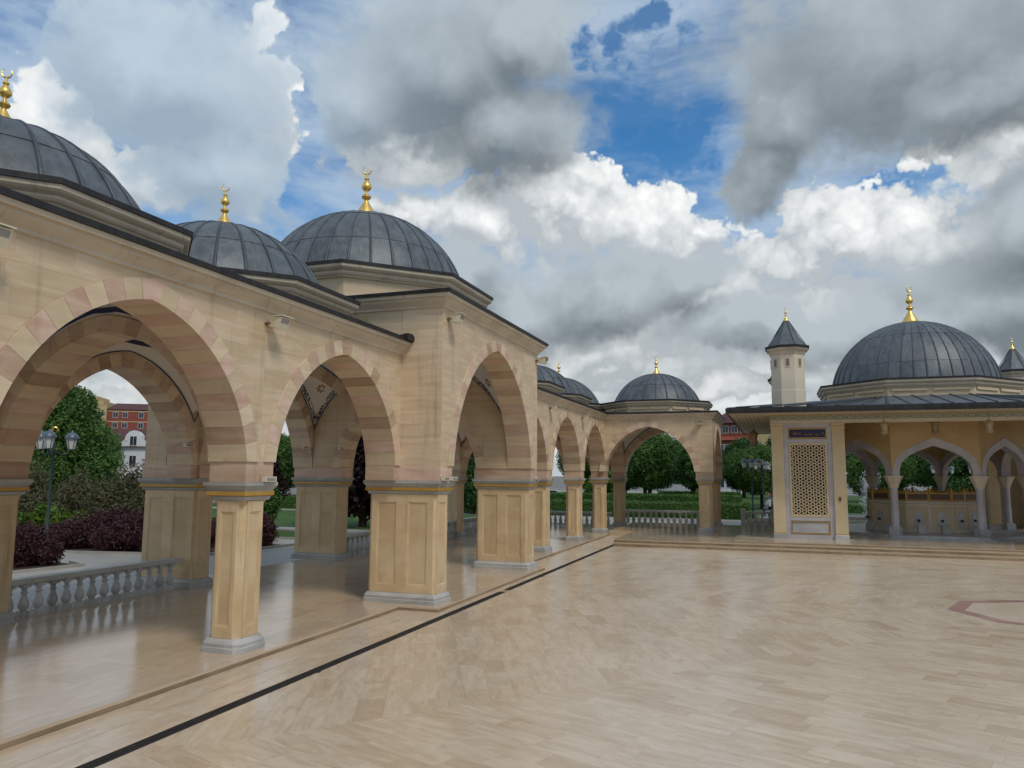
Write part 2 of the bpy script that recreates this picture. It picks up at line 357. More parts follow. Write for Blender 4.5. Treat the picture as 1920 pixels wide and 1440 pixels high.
def frieze_mat():
    m, q, b = mat('painted_frieze', .6, .3); p = geo(q); sx = q.n('ShaderNodeSeparateXYZ'); q.put(sx.inputs[0], p)
    ph = q.m('FRACT', q.m('MULTIPLY', q.m('ADD', sx.outputs[0], sx.outputs[1]), 2.15)); zz = q.m('MULTIPLY', q.m('SUBTRACT', sx.outputs[2], 6.04), 4.)
    cb = q.n('ShaderNodeCombineXYZ'); q.put(cb.inputs[0], q.m('SUBTRACT', ph, .5)); q.put(cb.inputs[1], q.m('SUBTRACT', zz, .35))
    L = q.v('LENGTH', cb.outputs[0]); ring = q.m('SUBTRACT', 1., q.ramp(q.m('ABSOLUTE', q.m('SUBTRACT', L, .33)), .05, .12))
    dot = q.m('SUBTRACT', 1., q.ramp(L, .08, .16)); f = q.m('MAXIMUM', ring, dot); f = q.m('MAXIMUM', f, q.ramp(q.m('ABSOLUTE', q.m('SUBTRACT', ph, .5)), .40, .47))
    c = q.mix(f, q.col(.55,.52,.42), q.col(.20,.25,.17)); n = q.noise(p, 12., 4, .7)
    q.put(b.inputs['Base Color'], q.mix(q.m('MULTIPLY', n, .4), c, q.col(.42,.40,.32))); return m
M['frieze'] = frieze_mat()
M['riser'] = stone('stained_riser', (.20,.14,.085), (.36,.26,.16), .6, 1., .1, .6)

# ------------------------------------------------------------------ arcade pieces
SP, SPT, RT, TW = 3.12, 3.50, .34, .83      # springing, top of springer block, ring depth, wall thickness
def xz_prism(mb, poly, y0, y1):
    n = len(poly)
    return mb.add([(x, y0, z) for x, z in poly] + [(x, y1, z) for x, z in poly],
                  [tuple(range(n)), tuple(range(2*n-1, n-1, -1))] + [(i, n+i, n+(i+1) % n, (i+1) % n) for i in range(n)])
class ArchKind:
    def __init__(s, a, rise, P2l, P2r, T, top, slabs=True, nv=11, face=.035, y_in=0., crs=.365, slab_top=None):
        s.a, s.rise, s.c = a, rise, (rise*rise - a*a) / (2*a); s.R = a + s.c
        Rr, c, Re = s.R, s.c, s.R + RT
        s.apex_e = SP + math.sqrt(Re*Re - c*c)
        es = lambda z: -c + math.sqrt(max(Re*Re - (z-SP)**2, c*c))
        s.es = es
        th0 = math.asin((SPT-SP)/Rr); thk = math.acos((c+.17)/Rr)
        s.vouss = []
        g = .0025
        for i in range(nv):
            t0 = th0 + (thk-th0)*i/nv + g/Rr; t1 = th0 + (thk-th0)*(i+1)/nv - g/Rr
            for sg in (1, -1):
                pts = [(-c + rr*math.cos(t), SP + rr*math.sin(t)) for rr, ts in ((Rr, (t1, (t0+t1)/2, t0)), (Re, (t0, (t0+t1)/2, t1))) for t in ts]
                if i == 0: pts[3] = (-c + math.sqrt(Re*Re-(SPT-SP)**2), SPT + .004); pts[2] = (pts[2][0], SPT + .004)
                pts = [(sg*x, z) for x, z in pts]
                if sg == 1: pts = pts[::-1]
                if sum(pts[k][0]*pts[(k+1) % 6][1] - pts[(k+1) % 6][0]*pts[k][1] for k in range(6)) < 0: pts = pts[::-1]
                mb = xz_prism(MB(), pts, y_in-face, T+.012)
                s.vouss.append(mb.mesh('voussoir', M['pink'] if i % 2 else M['cream'], 25))
        tk = thk + g/Rr; te = math.acos(c/Re)
        pr = [(-c + Rr*math.cos(t), SP + Rr*math.sin(t)) for t in (tk,)] + [(-c + Re*math.cos(tk), SP + Re*math.sin(tk)), (0, s.apex_e)]
        poly = [(0, SP + math.sqrt(Rr*Re*0 + Rr*Rr - c*c)), pr[0], pr[1], pr[2], (-pr[1][0], pr[1][1]), (-pr[0][0], pr[0][1])]
        s.vouss.append(xz_prism(MB(), poly, y_in-face-.004, T+.014).mesh('voussoir', M['pink'], 25))
        zs = [SPT + (s.apex_e-SPT)*k/14 for k in range(15)]
        arc = [(-es(z), z) for z in zs[:-1]] + [(0, s.apex_e)] + [(es(z), z) for z in zs[-2::-1]]
        d = .03 if slabs else 0.
        if P2l < es(SPT): arc = [(x, z) for x, z in arc if x > -P2l]; arc.insert(0, (-P2l, SP + math.sqrt(Re*Re-(P2l+c)**2)))
        else: arc.insert(0, (-P2l, SPT))
        if P2r < es(SPT): arc = [(x, z) for x, z in arc if x < P2r]; arc.append((P2r, SP + math.sqrt(Re*Re-(P2r+c)**2)))
        else: arc.append((P2r, SPT))
        poly = arc + [(P2r, top), (-P2l, top)]
        s.core = xz_prism(MB(), poly, y_in+d, T).mesh('wall', M['lime'], 25)
        s.slabs = []
        if slabs:
            st = slab_top or top; z = SPT; k = 0; rr = random.Random(int(a*1000))
            while z < st - .02:
                z1 = min(z+crs, st); k += 1
                if st - z1 < .12: z1 = st
                full = z >= s.apex_e - .01
                sides = ((-P2l, P2r),) if full else ((-1, P2l), (1, P2r))
                for sd in sides:
                    if full:
                        x, xe = sd; xs = [x]
                        while xs[-1] < xe - 1.5: xs.append(xs[-1] + rr.uniform(.85, 1.25))
                        xs.append(xe)
                        polys = [[(xa+.0008, z+.0008), (xb-.0008, z+.0008), (xb-.0008, z1-.0008), (xa+.0008, z1-.0008)] for xa, xb in zip(xs, xs[1:])]
                    else:
                        sg, P = sd; lim = es(z) + .22; x = P; xs = [P]
                        nx = P - rr.uniform(.5, 1.1)
                        while nx > lim and nx > .1: xs.append(nx); nx -= rr.uniform(.85, 1.2)
                        polys = [[(xb+.0008, z+.0008), (xa-.0008, z+.0008), (xa-.0008, z1-.0008), (xb+.0008, z1-.0008)] for xa, xb in zip(xs, xs[1:])]
                        zt = min(z1, s.apex_e); cz = [z + (zt-z)*j/4 for j in range(5)]
                        edge = [(es(q)+.004 if q < s.apex_e-1e-4 else .002, min(max(q, z+.0008), z1-.0008)) for q in cz]
                        if z1 > s.apex_e: edge.append((.002, z1-.0008))
                        last = [(xs[-1]-.0008, z+.0008), (xs[-1]-.0008, z1-.0008)] + edge[::-1]
                        if xs[-1] > edge[0][0] + .02 and xs[-1] > .1: polys.append(last)
                        polys = [[(sg*px, pz) for px, pz in pl] for pl in polys]
                    for pl in polys:
                        ar = sum(pl[q][0]*pl[(q+1) % len(pl)][1] - pl[(q+1) % len(pl)][0]*pl[q][1] for q in range(len(pl)))
                        if ar < 0: pl = pl[::-1]
                        if abs(ar) > .02: s.slabs.append(xz_prism(MB(), pl, y_in, y_in+.028).mesh('stone_slab', M['lime'], 25))
                z = z1
    def place(s, parent, loc, rz, slabs=True, arch_only=False):
        w = part('wall', s.core, parent, loc, rz)
        for v in s.vouss: part('voussoir', v, w)
        if slabs:
            for v in s.slabs: part('stone_slab', v, w)
        return w
def slab_grid(parent, w, h, loc, rz, seed=1, crs=.365):
    """facing slabs over a plain rectangle; local x along, y inward"""
    rr = random.Random(seed); z = 0
    while z < h - .02:
        z1 = min(z+crs, h)
        if h - z1 < .12: z1 = h
        xs = [0.]
        while xs[-1] < w - 1.3: xs.append(xs[-1] + rr.uniform(.45, 1.1))
        xs.append(w)
        for a, b in zip(xs, xs[1:]):
            if b - a > .05: part('stone_slab', xz_prism(MB(), [(a+.0008, z+.0008), (b-.0008, z+.0008), (b-.0008, z1-.0008), (a+.0008, z1-.0008)], 0, .028).mesh('stone_slab', M['lime'], 25), parent, loc, rz)
        z = z1

def frame(mb, w, z0, z1, xf, bord=.07, bz=.20, bev=.03, dep=.026):
    """stiles and rails round a sunk panel: xf maps (along, out, z) to a point"""
    rect = lambda bx, by: [(-w/2+bx, z0+by), (w/2-bx, z0+by), (w/2-bx, z1-by), (-w/2+bx, z1-by)]
    vs = [xf(x, 0, z) for x, z in rect(0, 0)] + [xf(x, dep, z) for x, z in rect(0, 0)] + [xf(x, dep, z) for x, z in rect(bord, bz)] + [xf(x, dep*.55, z) for x, z in rect(bord+.006, bz+.006)] + [xf(x, dep*.45, z) for x, z in rect(bord+bev, bz+bev)] + [xf(x, .001, z) for x, z in rect(bord+bev+.006, bz+bev+.006)]
    fs = []
    for r in range(5):
        for k in range(4): n = (k+1) % 4; fs.append((4*r+k, 4*r+n, 4*r+4+n, 4*r+4+k))
    mb.add(vs, fs)
COLK = {}
def column_meshes(z0, hx, hy, ch, npx=1, npy=1):
    key = (z0, hx, hy)
    if key in COLK: return COLK[key]
    sh = MB().rects([(0, z0+.24), (0, 2.80)], ch=ch, hx=hx, hy=hy).mesh('column', M['plinth'], 20)
    ba = MB().rects([(.115, z0), (.115, z0+.09), (.095, z0+.105), (.10, z0+.165), (.075, z0+.20), (.045, z0+.235), (.028, z0+.25)], ch=ch, hx=hx, hy=hy).mesh('base', M['grey'], 30)
    cp = MB().rects([(.02, 2.77), (.05, 2.79), (.055, 2.83), (.07, 2.85)], hx=hx, hy=hy)
    cp.rects([(.085, 2.945), (.085, 2.96), (.11, 3.0), (.135, 3.03), (.135, 3.045), (.15, 3.05), (.15, 3.12)], hx=hx, hy=hy); cp = cp.mesh('capital', M['grey'], 25)
    gd = MB().rects([(.06, 2.85), (.105, 2.87), (.105, 2.945)], hx=hx, hy=hy).mesh('gold_band', M['gold_paint'], 25)
    fr = MB(); zt, zb = 2.765, z0+.255
    for sx in (1, -1):
        for k in range(npy):
            w = (2*(hy-ch))/npy; c = (k-(npy-1)/2)*w
            frame(fr, w, zb, zt, lambda a, o, z, sx=sx, c=c: (sx*(hx+o), sx*(a+c), z))
        for k in range(npx):
            w = (2*(hx-ch))/npx; c = (k-(npx-1)/2)*w
            frame(fr, w, zb, zt, lambda a, o, z, sx=sx, c=c: (-sx*(a+c), sx*(hy+o), z), bord=.07 if npx == 1 else .17)
    fr = fr.mesh('panel_frame', M['plinth'], 20)
    br = MB()                                  # little corbels where the chamfer meets the square capital
    if ch > .1:
        for sx in (1, -1):
            for sy in (1, -1):
                X, Y = sx*hx, sy*hy; br.add([(X, Y, 2.78), (X-sx*ch, Y, 2.78), (X, Y-sy*ch, 2.78), (X-sx*ch*.5, Y-sy*ch*.5, 2.62)], [(0,1,2),(0,3,1),(0,2,3),(1,3,2)])
        br = br.mesh('corbel', M['plinth'], 20)
    else: br = None
    COLK[key] = (sh, ba, cp, gd, fr, br); return COLK[key]
def column(parent, x, y, z0=0., hx=.335, hy=.335, ch=.11, npx=1, npy=1, springer=(.415, .41), rz=0.):
    sh, ba, cp, gd, fr, br = column_meshes(z0, hx, hy, ch, npx, npy)
    o = part('column', sh, parent, (x, y, 0), rz)
    for n, m in (('base', ba), ('capital', cp), ('gold_band', gd), ('panel_frame', fr), ('corbel', br)):
        if m: part(n, m, o)
    if springer:
        part('springer', MB().box(-springer[0], springer[0], -springer[1], springer[1], SP+.002, SPT).mesh('springer', M['pink'], 25), o)
    return o

# domes -------------------------------------------------------------
def finial_mesh(h):
    k = h/1.5
    k = h/1.72; d = .22
    prof = [(.34,0),(.335,.08),(.29,.18),(.20,.32),(.12,.46),(.07,.56),(.055,.60)] + [(r, z+d) for r, z in [(.13,.42),(.155,.47),(.13,.52),(.055,.56),(.045,.66),(.10,.70),(.155,.76),(.165,.82),(.13,.90),(.075,.98),(.045,1.04),(.08,1.06),(.08,1.09),(.035,1.11),(.028,1.2),(.028,1.24)]]
    mb = MB().lathe([(r*k, z*k) for r, z in prof], 20)
    pts, tp = [], []
    for i in range(17):
        t = i/16; a = R(-90-150+300*t); pts.append((math.cos(a)*.125*k, 0, (1.36+d+math.sin(a)*.125)*k)); tp.append(.25+.75*math.sin(math.pi*t))
    mb.tube(pts, .028*k, 6, tp); return mb.mesh('finial', M['gold'], 40)
FIN = {}
DOMES = {}
def dome(parent, cx, cy, zbase, rbase, zapex, nrib, seams, fin, ang=0.):
    key = (zbase, rbase, zapex, nrib)
    if key not in DOMES:
        h = zapex-zbase; Rs = (rbase**2+h*h)/(2*h); zc = zapex-Rs; lat0 = math.asin((zbase-zc)/Rs)
        lats = [lat0] + [lat0+(math.pi/2-lat0)*s for s in seams] + [math.pi/2-.03]
        core = MB().lathe([((Rs-.03)*math.cos(l), zc+(Rs-.03)*math.sin(l)) for l in [lat0+(math.pi/2-.02-lat0)*i/16 for i in range(17)]], 48, cap0=False).mesh('dome', M['lead_roll'], 40)
        sheets = []
        for r in range(len(lats)-1):
            rr = Rs + .012*r; mb = MB(); na, nl = 3, 5; vs = []; fs = []; l0, l1 = lats[r]-(.012 if r else 0), lats[r+1]
            for b in range(nl+1):
                l = l0+(l1-l0)*b/nl
                for a in range(na+1):
                    t = math.pi/nrib*(2*a/na-1)*.995; q = rr*(1-.0016*(1-(2*a/na-1)**2)); vs.append((q*math.cos(l)*math.cos(t), q*math.cos(l)*math.sin(t), zc+q*math.sin(l)))
            for b in range(nl):
                for a in range(na): i = b*(na+1)+a; fs.append((i, i+1, i+na+2, i+na+1))
            lo = len(vs)                                    # lower lip of the overlapping sheet
            for a in range(na+1):
                x, y, z = vs[a]; k = 1-.02/rr; vs.append((x*k, y*k, zc+(z-zc)*k))
            for a in range(na): fs.append((a, lo+a, lo+a+1, a+1))
            mb.add(vs, fs); sheets.append(mb.mesh('lead_sheet', M['lead'], 30))
        rib = MB(); rings = []; n = 14
        for i in range(n+1):
            l = lat0+(math.pi/2-.06-lat0)*i/n; q = Rs+.012; w = .042*(.35+.65*math.cos(l))
            c = Vector((q*math.cos(l), 0, zc+q*math.sin(l))); up = Vector((math.cos(l), 0, math.sin(l)))
            rings.append([tuple(c+up*(w*math.sin(a))+Vector((0, 1, 0))*(w*math.cos(a))) for a in (-.5, .35, 1.0, math.pi/2, math.pi-1.0, math.pi-.35, math.pi+.5)])
        rib = rib.loft(rings, closed=False, cap0=True, cap1=False).mesh('standing_seam', M['lead_roll'], 50)
        DOMES[key] = (core, sheets, rib)
    core, sheets, rib = DOMES[key]
    d = part('dome', core, parent, (cx, cy, 0), ang)
    for k in range(nrib):
        a = 2*math.pi*(k+.5)/nrib
        for s in sheets: part('lead_sheet', s, d, rz=a)
        part('standing_seam', rib, d, rz=a+math.pi/nrib)
    if fin not in FIN: FIN[fin] = finial_mesh(fin)
    part('finial', FIN[fin], d, (0, 0, zapex-.03), .45)
    return d
C8 = 1/math.cos(math.pi/8)
def octagon(parent, cx, cy, ap, z0, zc0, ztop, rb, zb, neck, gut=.10, blocks=True):
    """octagonal drum (apothem neck), cornice out to apothem ap, dark gutter lip, lead skirt up to the dome"""
    d = part('drum', MB().lathe([(neck*C8, z0), (neck*C8, zc0)], 8, math.pi/8, cap0=False, cap1=False).mesh('drum', M['cream'], 20), parent, (cx, cy, 0))
    o = ap-neck; h = ztop-gut-zc0
    prof = [(neck, zc0), (neck+.22*o, zc0+.01), (neck+.25*o, zc0+.12*h), (neck+.45*o, zc0+.20*h), (neck+.55*o, zc0+.32*h), (neck+.58*o, zc0+.44*h), (neck+.52*o, zc0+.50*h), (neck+.62*o, zc0+.54*h), (neck+.80*o, zc0+.62*h), (neck+.92*o, zc0+.74*h), (ap-.02, zc0+.80*h), (ap-.02, zc0+h)]
    part('cornice', MB().lathe([(r*C8, z) for r, z in prof], 8, math.pi/8, cap0=False, cap1=False).mesh('cornice', M['moulding'], 20), d)
    part('gutter', MB().lathe([((ap-.03)*C8, ztop-gut-.004), ((ap+.015)*C8, ztop-gut), ((ap+.02)*C8, ztop-.01), ((ap-.06)*C8, ztop)], 8, math.pi/8, cap0=False, cap1=False).mesh('gutter', M['gutter'], 20), d)
    part('roof_skirt', MB().loft([[((ap-.05)*C8*math.cos(math.pi/8+i*math.pi/4), (ap-.05)*C8*math.sin(math.pi/8+i*math.pi/4), ztop-.012) for i in range(8)],
          [((rb-.04)*1.0*math.cos(math.pi/8+i*math.pi/4)*C8*.97, (rb-.04)*math.sin(math.pi/8+i*math.pi/4)*C8*.97, zb+.01) for i in range(8)]], False, False).mesh('roof_skirt', M['lead'], 15), d)
    if blocks:
        L = 2*neck*math.tan(math.pi/8); bm = MB().box(neck+.004, neck+.075, -L*.215, L*.215, zc0-.17, zc0-.035).mesh('frieze_block', M['cream'], 20)
        for k in range(8):
            for sg in (-1, 1):
                a = k*math.pi/4; part('frieze_block', bm, d, (-math.sin(a)*sg*L*.245, math.cos(a)*sg*L*.245, 0), a)
    return d
def deck(parent, x0, x1, y0, y1, cx, cy, ap, z):
    oc = [(cx+ap*C8*math.cos(math.pi/8+i*math.pi/4), cy+ap*C8*math.sin(math.pi/8+i*math.pi/4)) for i in range(8)]
    ou = [(x1, oc[0][1]), (oc[1][0], y1), (oc[2][0], y1), (x0, oc[3][1]), (x0, oc[4][1]), (oc[5][0], y0), (oc[6][0], y0), (x1, oc[7][1])]
    co = [(x1, y1), (x0, y1), (x0, y0), (x1, y0)]
    vs = [(x, y, z+.03) for x, y in oc] + [(x, y, z) for x, y in ou] + [(x, y, z) for x, y in co]
    fs = []
    for i in range(8):
        j = (i+1) % 8
        if i % 2 == 0: fs.append((i, 8+i, 16+i//2, 8+j, j))
        else: fs.append((i, 8+i, 8+j, j))
    part('roof', MB().add(vs, fs).mesh('roof', M['lead'], 20), parent)
def vault(parent, cx, cy, hx, hy, risex, risey, zring, band=False):
    cX = (risex**2-hx*hx)/(2*hx); cY = (risey**2-hy*hy)/(2*hy); RX, RY = hx+cX, hy+cY
    A = lambda x: SP+math.sqrt(max(RX*RX-(min(abs(x), hx)+cX)**2, 0)); B = lambda y: SP+math.sqrt(max(RY*RY-(min(abs(y), hy)+cY)**2, 0))
    r0 = min(hx, hy)-.03; nth = 64; rings = []
    def S(x, y):
        r = math.hypot(x, y) or 1e-6; ct, st = abs(x)/r, abs(y)/r
        rm = min(hx/max(ct, 1e-6), hy/max(st, 1e-6)); bx, by = rm*ct, rm*st
        zb = min((SP+math.sqrt(max((RY+.37)**2-(by+cY)**2, 0)) if bx > hx-1e-4 else SP+math.sqrt(max((RX+.37)**2-(bx+cX)**2, 0))), zring)
        f = max(0., min(1., (rm-r)/max(rm-r0, .02))); return zb+(zring-zb)*math.sin(f*math.pi/2)
    for k in range(8):
        ring = []
        for i in range(nth):
            t = 2*math.pi*i/nth; rm = min((hx+.05)/max(abs(math.cos(t)), 1e-6), (hy+.05)/max(abs(math.sin(t)), 1e-6)); r = rm+(min(r0, rm)-rm)*k/7
            x, y = r*math.cos(t), r*math.sin(t); ring.append((x, y, S(x, y) if k < 7 else zring))
        rings.append(ring)
    for k in range(1, 9):
        a = k/8*math.pi/2; rings.append([(r0*math.cos(2*math.pi*i/nth)*math.cos(a*.995), r0*math.sin(2*math.pi*i/nth)*math.cos(a*.995), zring+.12+1.9*math.sin(a)) for i in range(nth)])
    v = part('vault', MB().loft(rings, False, True).mesh('vault', M['plaster'], 40, flip=True), parent, (cx, cy, 0))
    # painted lines on the plaster
    for nm, d0, d1, mt, off in (('painted_line', .025, .05, M['navy'], .014), ('painted_border', .08, .19, M['navy_pattern'], .012)):
        for ax in range(2 if band or nm == 'painted_line' else 0):
            for sg in (1, -1):
                h, w = (hx, hy) if ax == 0 else (hy, hx); vs = []; fs = []; n = 36
                for i in range(n+1):
                    t = (-1+2*i/n)*(w-.02)
                    for d in (d0, d1):
                        e = h-d; lim = w-d*(w/h); tt = max(-lim, min(lim, t))
                        x, y = (sg*e, tt) if ax == 0 else (tt, sg*e); z = S(x, y)
                        vs.append((x*(1-off/h), y*(1-off/w), z-off))
                for i in range(n): fs.append((2*i, 2*i+1, 2*i+3, 2*i+2))
                part(nm, MB().add(vs, fs).mesh(nm, mt, 40), v)
    ring = [(r0-.012, zring-.05), (r0-.03, zring+.06)]
    part('painted_line', MB().lathe(ring, 64, cap0=False, cap1=False).mesh('painted_line', M['navy'], 40), v)
    for sx in (1, -1):
        for sy in (1, -1):
            x, y = sx*hx*.85, sy*hy*.85; z = S(x, y); mb = MB()
            gx = (S(x+.02, y)-S(x-.02, y))/.04; gy = (S(x, y+.02)-S(x, y-.02))/.04; nr = Vector((gx, gy, -1)).normalized()
            u = Vector((-sy*y*0 - y, x, 0)).normalized(); w = nr.cross(u)
            def pt(a, b): return tuple(Vector((x, y, z)) + nr*.014 + u*a + w*b)
            for k in range(8):
                a = k*math.pi/4; q = [pt(math.cos(a+da)*r, math.sin(a+da)*r) for da, r in ((0, .05), (.28, .13), (0, .21), (-.28, .13))]; mb.add(q, [(0,1,2,3)])
            part('painted_rosette', mb.mesh('painted_rosette', M['rust_paint'], None), v)
    return v

# ------------------------------------------------------------------ the west arcade, its gateway and the north-west wing
XF, XB, XC = -9.815, -16.36, -13.0875            # front row, back row, middle
PT = 5.87
K_wing = ArchKind(PT/2-.41, 2.92, PT/2, PT/2, TW, 6.70, slab_top=6.44)
K_wing_back = K_wing
K_cross = ArchKind(2.857, 3.06, 2.86, 2.86, .82, 6.70, slabs=False)
K_port = ArchKind(3.40, 4.03, 4.15, 4.15, TW, 7.92, slab_top=7.68, nv=13)
K_pcross = ArchKind(2.857, 3.06, 4.03, 4.03, .76, 7.92, slabs=False)
CORN = lambda z: [(.0, z), (.05, z+.02), (.055, z+.07), (.13, z+.14), (.19, z+.19), (.195, z+.24), (.26, z+.255), (.27, z+.335)]
def cornice_ring(parent, x0, x1, y0, y1, z, k=1.):
    cx, cy, hx, hy = (x0+x1)/2, (y0+y1)/2, (x1-x0)/2, (y1-y0)/2
    rects = lambda prof: [[(cx+sx*(hx+r), cy+sy*(hy+r), zz) for sx, sy in ((1,-1),(1,1),(-1,1),(-1,-1))] for r, zz in prof]
    part('cornice', MB().loft(rects([(r*k, z+(q-z)*k) for r, q in CORN(z)]), False, False).mesh('cornice', M['moulding'], 20), parent)
    zt = z+.335*k
    part('gutter', MB().loft(rects([(.26*k, zt-.004), (.31*k, zt), (.32*k, zt+.09), (.22*k, zt+.11), (.10*k, zt+.06)]), False, False).mesh('gutter', M['gutter'], 20), parent)
    return zt
def wing_bay_roof(parent, cx, cy, x0, x1, y0, y1):
    deck(parent, x0-.15, x1+.15, y0, y1, cx, cy, 2.90, 6.82)
    octagon(parent, cx, cy, 3.22, 6.80, 7.25, 7.63, 2.58, 7.67, 2.92)
    dome(parent, cx, cy, 7.60, 2.60, 9.48, 24, (.36, .74), 1.18, math.pi/24)
def build_west():
    near = thing('arcade', 'pale limestone arcade of wide pointed arches with two lead domes, nearest the camera', 'arcade', (XC, 9.0, 0))
    near_y = [12.25-PT*1.5, 12.25-PT*.5, 12.25+PT*.5]
    L = lambda root, x, y: (x-root.location.x, y-root.location.y, 0)
    def bays(root, ys, cols, crosses, y0, y1, first_dome=0):
        for i, y in enumerate(ys):
            K_wing.place(root, L(root, -9.4, y), math.pi/2); K_wing.place(root, L(root, -16.775, y), -math.pi/2, slabs=False)
            lx, ly, _ = L(root, XC, y); vault(root, lx, ly, 2.857, 2.525, 3.06, 2.92, 6.62)
        for y in cols:
            for x in (XF, XB): lx, ly, _ = L(root, x, y); column(root, lx, ly)
        for y in crosses: K_cross.place(root, L(root, XC, y-.41), 0.)
    bays(near, near_y, [12.25-PT*2, 12.25-PT, 12.25], [12.25-PT, 12.25], 0, 0)
    zt = cornice_ring(near, -16.775-XC, -9.4-XC, .2-9., 17.965-9., 6.43)
    for i, y in enumerate(near_y):
        y0, y1 = y-9-PT/2, min(y+PT/2, 17.96)-9; wing_bay_roof(near, 0, y-9, -16.775-XC, -9.4-XC, y0, y1)
    part('gutter_end', MB().box(-.16,.10,-.55,0.,0,.14).box(-.10,.06,-.42,-.1,.14,.19).mesh('gutter_end', M['gutter'], 25), near, (-9.12-XC, 18.1-9., 6.79))
    # gateway
    gate = thing('gateway', 'tall limestone gateway with steep pointed arch, octagon drum and biggest arcade dome', 'gateway', (XC, 22.12, 0))
    K_port.place(gate, (4.8875, 0, 0), math.pi/2); K_port.place(gate, (-4.8875, 0, 0), -math.pi/2, slabs=False)
    for sy in (-1, 1):
        w = K_pcross.place(gate, (0, sy*4.15, 0), 0. if sy < 0 else math.pi)
    w = [c for c in gate.children if c.name.startswith('wall')][0]
    slab_grid(gate, 1.2, 7.68-SPT, (3.6875, -4.18, SPT), 0., 3); slab_grid(gate, 4.6, 7.68-6.98, (-.92, -4.18, 6.98), 0., 4)
    slab_grid(gate, 1.2, 7.68-SPT, (4.8875, 4.18, SPT), math.pi, 5)
    for y in (18.32-22.12, 25.92-22.12):
        for sx in (1, -1):
            o = column(gate, sx*3.82, y, 0., .95, .37, .06, 2, 1, None)
            part('springer', MB().box(-1.063, 1.063, -.38, .38, SP+.002, SPT).mesh('springer', M['pink'], 25), o)
            part('springer', MB().box(-.9625 if sx > 0 else .1325, -.1325 if sx > 0 else .9625, *((-.66, -.384) if y < 0 else (.384, .66)), SP+.002, SPT-.002).mesh('springer', M['pink'], 25), o)
    vault(gate, 0, 0, 4.05, 3.42, 4.2, 4.03, 7.60, True)
    cornice_ring(gate, -4.8875, 4.8875, -4.18, 4.18, 7.66, 1.06)
    deck(gate, -5.05, 5.05, -4.35, 4.35, 0, 0, 3.68, 8.09)
    octagon(gate, 0, 0, 4.06, 8.05, 8.88, 9.32, 3.40, 9.38, 3.70, .10, False)
    dome(gate, 0, 0, 9.33, 3.44, 12.05, 32, (.26, .62, .86), 1.85, 0.)
    # beyond the gateway
    far = thing('arcade', 'long limestone arcade run of pointed arches beyond the tall gateway', 'arcade', (XC, 38., 0))
    c4 = 26.12+PT
    bays(far, [c4-PT*.5, c4+PT*.5, c4+PT*1.5], [c4, c4+PT, c4+2*PT], [c4, c4+PT, c4+2*PT], 0, 0)
    for y in (c4-PT*.5, c4+PT*.5, c4+PT*1.5):
        wing_bay_roof(far, 0, y-38, -16.775-XC, -9.4-XC, max(y-PT/2, 26.3)-38, y+PT/2-38)
    yc = c4+PT*2.5                                             # corner bay
    K_wing.place(far, L(far, -16.775, yc), -math.pi/2, slabs=False)
    K_c2 = ArchKind(2.857, 3.06, 3.687, 3.687, TW, 6.70, slabs=False)
    K_c2.place(far, L(far, XC, yc+PT/2+.415), math.pi)
    K_wing.place(far, L(far, -9.4, yc), math.pi/2, slabs=False)
    for x in (XF, XB): lx, ly, _ = L(far, x, yc+PT/2); column(far, lx, ly)
    lx, ly, _ = L(far, XC, yc); vault(far, lx, ly, 2.857, 2.525, 3.06, 2.92, 6.62)
    wing_bay_roof(far, 0, yc-38, -16.775-XC, -9.4-XC, yc-PT/2-38, yc+PT/2+.42-38)
    cornice_ring(far, -16.775-XC, -9.4-XC, 26.28-38, yc+PT/2+.42-38, 6.43)
    # north wing, one bay
    wing = thing('arcade', 'single domed arcade bay at the far end, its arch facing the courtyard', 'arcade', (-6.36, 46.7, 0))
    yb = yc+PT/2
    K_n = ArchKind(2.545, 2.92, 2.57, 3.54, TW, 6.70, slab_top=6.44)
    K_n.place(wing, (-6.86+6.36, 43.2-46.7, 0), 0.)
    K_nb = ArchKind(2.545, 2.92, 3.54, 2.57, TW, 6.70, slabs=False); K_nb.place(wing, (-6.86+6.36, yb+.415-46.7, 0), math.pi)
    K_ns = ArchKind(2.575, 2.92, 2.58, 2.58, TW, 6.70, slabs=False); K_ns.place(wing, (-3.3+6.36, (43.615+yb)/2-46.7, 0), math.pi/2)
    for y in (43.615, yb): column(wing, -3.79+6.36, y-46.7, .20, springer=(.49, .415))
    vault(wing, -.48, (43.615+yb)/2-46.7, 2.56, 2.575, 2.92, 2.92, 6.62)
    cornice_ring(wing, -9.6+6.36, -3.3+6.36, 43.2-46.7, yb+.415-46.7, 6.43)
    wing_bay_roof(wing, -.50, (43.615+yb)/2-46.7, -9.5+6.36, -3.3+6.36, 43.2-46.7, yb+.415-46.7)
    return yb
YB = build_west()

# balustrades between the back columns ------------------------------
def balustrade_proto(n, pitch, first=None):
    bm = MB(); bm.box(-.10,.10,-.10,.10,.0,.14)
    bm.lathe([(.06,.14),(.075,.16),(.115,.23),(.12,.29),(.10,.37),(.062,.46),(.052,.51),(.08,.53),(.08,.555),(.052,.57),(.06,.62),(.09,.66)], 12)
    bm.box(-.10,.10,-.10,.10,.66,.74); return bm.mesh('baluster', M['baluster'], 35)
BAL = balustrade_proto(1, 1)
def balustrade(loc, rz, length, label, z=0., n=None):
    t = thing('balustrade', label, 'balustrade', (*loc, z), rz, 'stone balustrades between the arcade columns')
    n = n or int(length/.35)
    for i in range(n): part('baluster', BAL, t, (-length/2+length*(i+.5)/n, 0, .0))
    part('handrail', MB().rects([(.10,.74),(.135,.755),(.135,.845),(.115,.87)], hx=length/2-.12, hy=.05).mesh('handrail', M['baluster'], 25), t)
    return t
bl = PT-.72
